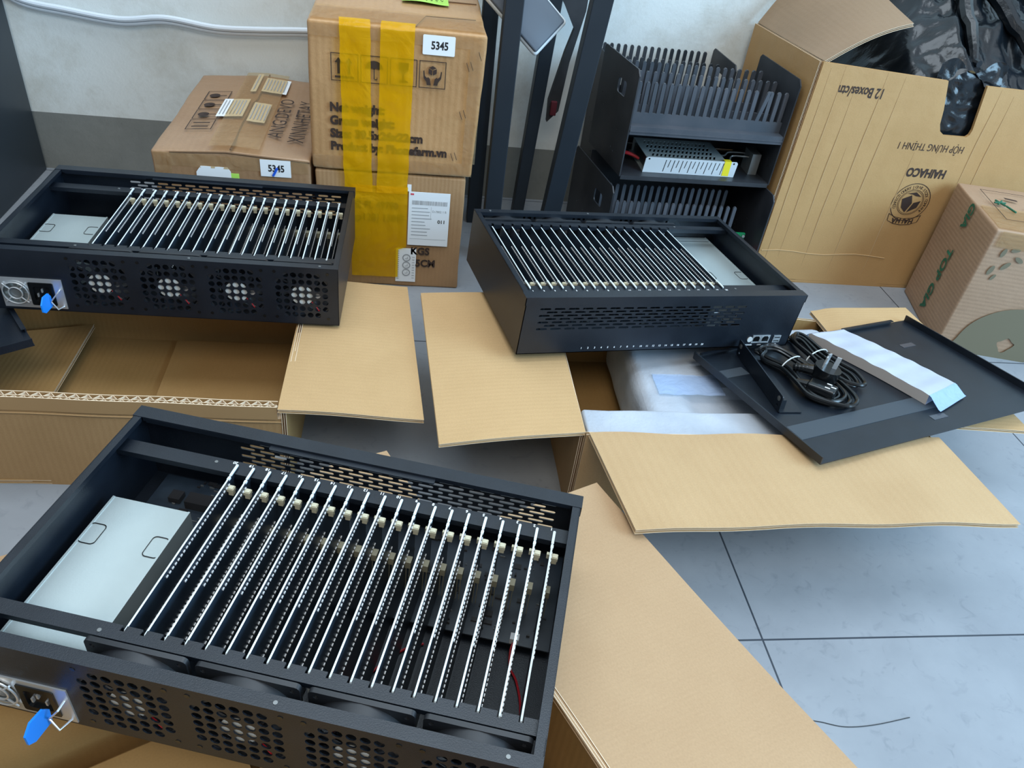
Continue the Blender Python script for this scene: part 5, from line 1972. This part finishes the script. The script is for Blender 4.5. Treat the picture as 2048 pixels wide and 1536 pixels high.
# ------------------------------------------------------------------ carton with green lettering
yaw = math.radians(-13.5)
TM = frame_mat((1.041, 1.154, 0), (math.cos(yaw), math.sin(yaw), 0), (-math.sin(yaw), math.cos(yaw), 0), (0, 0, 1))
t5 = thing('printed_carton', 'carton at right edge with green lettering, standing in front of the large carton', 'cardboard box', TM)
TZ = 0.254
mb = MB()
rbox(mb, 0.0, 0.36, 0.0, 0.2200, 0.0, TZ, 0.0035, 12, lambda p, n: n * (0.0025 * nz(p, 8, 6.0)))
mb.build('carton_body', MC['carton_pink'], t5)
# printing on left face (x = 0): reads downward
GM = lambda y, z, s=1: frame_mat((-0.0030, y, z), (0, 0, -1), (0, -1, 0), (-1, 0, 0))
text('TOP GIA', 0.030, GM(0.122, 0.160), MC['green_ink'], t5, width=0.140, bold=0.0010)
text('GIA', 0.030, GM(0.122, 0.254), MC['green_ink'], t5, width=0.052, bold=0.0010)
# front face
F5 = lambda u, v, w: (u, -0.0022 - w, v)
mb = MB()
blob = [(0.035, -0.0), (0.030, 0.030), (0.045, 0.070), (0.080, 0.100), (0.125, 0.112), (0.170, 0.105), (0.175, 0.050), (0.172, 0.0)]
blob = [(p.x, p.y) for p in spline([(q[0], q[1], 0) for q in blob], 5, True)]
stone = [(0.122 + (0.015 + 0.003 * math.sin(3 * t)) * math.cos(t), 0.030 + (0.014 + 0.003 * math.cos(4 * t)) * math.sin(t)) for t in [k * math.pi / 10 for k in range(20)]]
mb.plate(blob, [stone], F5, 0.0003)
fixn(mb.build('green_shape', MC['sage'], t5))
mb = MB()
for (x, z, r, a) in ((0.045, 0.190, 0.010, 0.9), (0.030, 0.214, 0.009, 1.4), (0.048, 0.222, 0.008, 0.2), (0.062, 0.205, 0.009, -0.5), (0.024, 0.178, 0.010, 1.3), (0.085, 0.212, 0.008, 0.4), (0.034, 0.165, 0.007, 1.1)):
    c, s = math.cos(a), math.sin(a)
    pts = [(x + r * math.cos(t) * c - r * 0.45 * math.sin(t) * s, z + r * math.cos(t) * s + r * 0.45 * math.sin(t) * c) for t in [k * math.pi / 6 for k in range(12)]]
    mb.plate(pts, [], F5, 0.0003)
fixn(mb.build('leaf_print', MC['sage'], t5))
mb = MB()
sq = [(0.165, 0.135), (0.235, 0.165), (0.255, 0.065), (0.200, 0.030)]
cxs = sum(p[0] for p in sq) / 4
czs = sum(p[1] for p in sq) / 4
mb.plate(sq, [[(cxs + (p[0] - cxs) * 0.965, czs + (p[1] - czs) * 0.965) for p in sq]], F5, 0.0004)
mb.plate(circle(0.198, 0.088, 0.007, 16), [circle(0.198, 0.088, 0.0055, 16)], F5, 0.0004)
for k in range(4):
    mb.plate([(0.185 + 0.008 * k, 0.118), (0.187 + 0.008 * k, 0.118), (0.197 + 0.008 * k, 0.138), (0.195 + 0.008 * k, 0.138)], [], F5, 0.0004)
fixn(mb.build('line_print', MC['brown_ink'], t5))
mb = MB()
mb.grid(lambda u, v: (0.004 + 0.16 * u, 0.004 + 0.100 * v, TZ + 0.0030 + 0.0016 * nz((u * 6, v * 6, 0), 1)), 16, 10)
mb.grid(lambda u, v: (0.010 + 0.16 * u, -0.0034, TZ - 0.030 * v), 16, 4)
mb.build('clear_tape', MC['tape_clear'], t5)
mb = MB()
for (p, q) in (((0.050, 0.115), (0.064, 0.135)), ((0.052, 0.135), (0.063, 0.112)), ((0.046, 0.122), (0.068, 0.126)), ((0.072, 0.085), (0.064, 0.110))):
    mb.tube([(p[0] - 0.01, p[1], TZ + 0.0052), (q[0] - 0.01, q[1], TZ + 0.0052)], 0.0018, 5)
mb.build('green_star_print', MC['green_ink'], t5)
mb = MB()
TP = lambda u, v, w: (u, v, TZ + 0.0045 + w)
mb.plate([(0.030, 0.045), (0.30, 0.045), (0.30, 0.185), (0.030, 0.185)], [[(0.0312, 0.0462), (0.2988, 0.0462), (0.2988, 0.1838), (0.0312, 0.1838)]], TP, 0.0003)
for k in range(16):
    mb.box(0.095, 0.135, 0.055 + k * 0.0042, 0.0568 + k * 0.0042, TZ + 0.0045, TZ + 0.0048)
mb.plate([(0.066, 0.150), (0.088, 0.145), (0.088, 0.152), (0.066, 0.157)], [], TP, 0.0003)
fixn(mb.build('label_print', MC['brown_ink'], t5))

# ------------------------------------------------------------------ thread on the floor tile
mb = MB()
mb.tube(spline([(0.446, 0.408, 0.0006), (0.470, 0.404, 0.0006), (0.498, 0.397, 0.0006), (0.534, 0.398, 0.0006), (0.580, 0.405, 0.0006)], 8), 0.0005, 5)
tag(mb.build('loose_thread', MC['hair']), 'thin dark thread lying on the grey floor tile at lower right', 'thread')
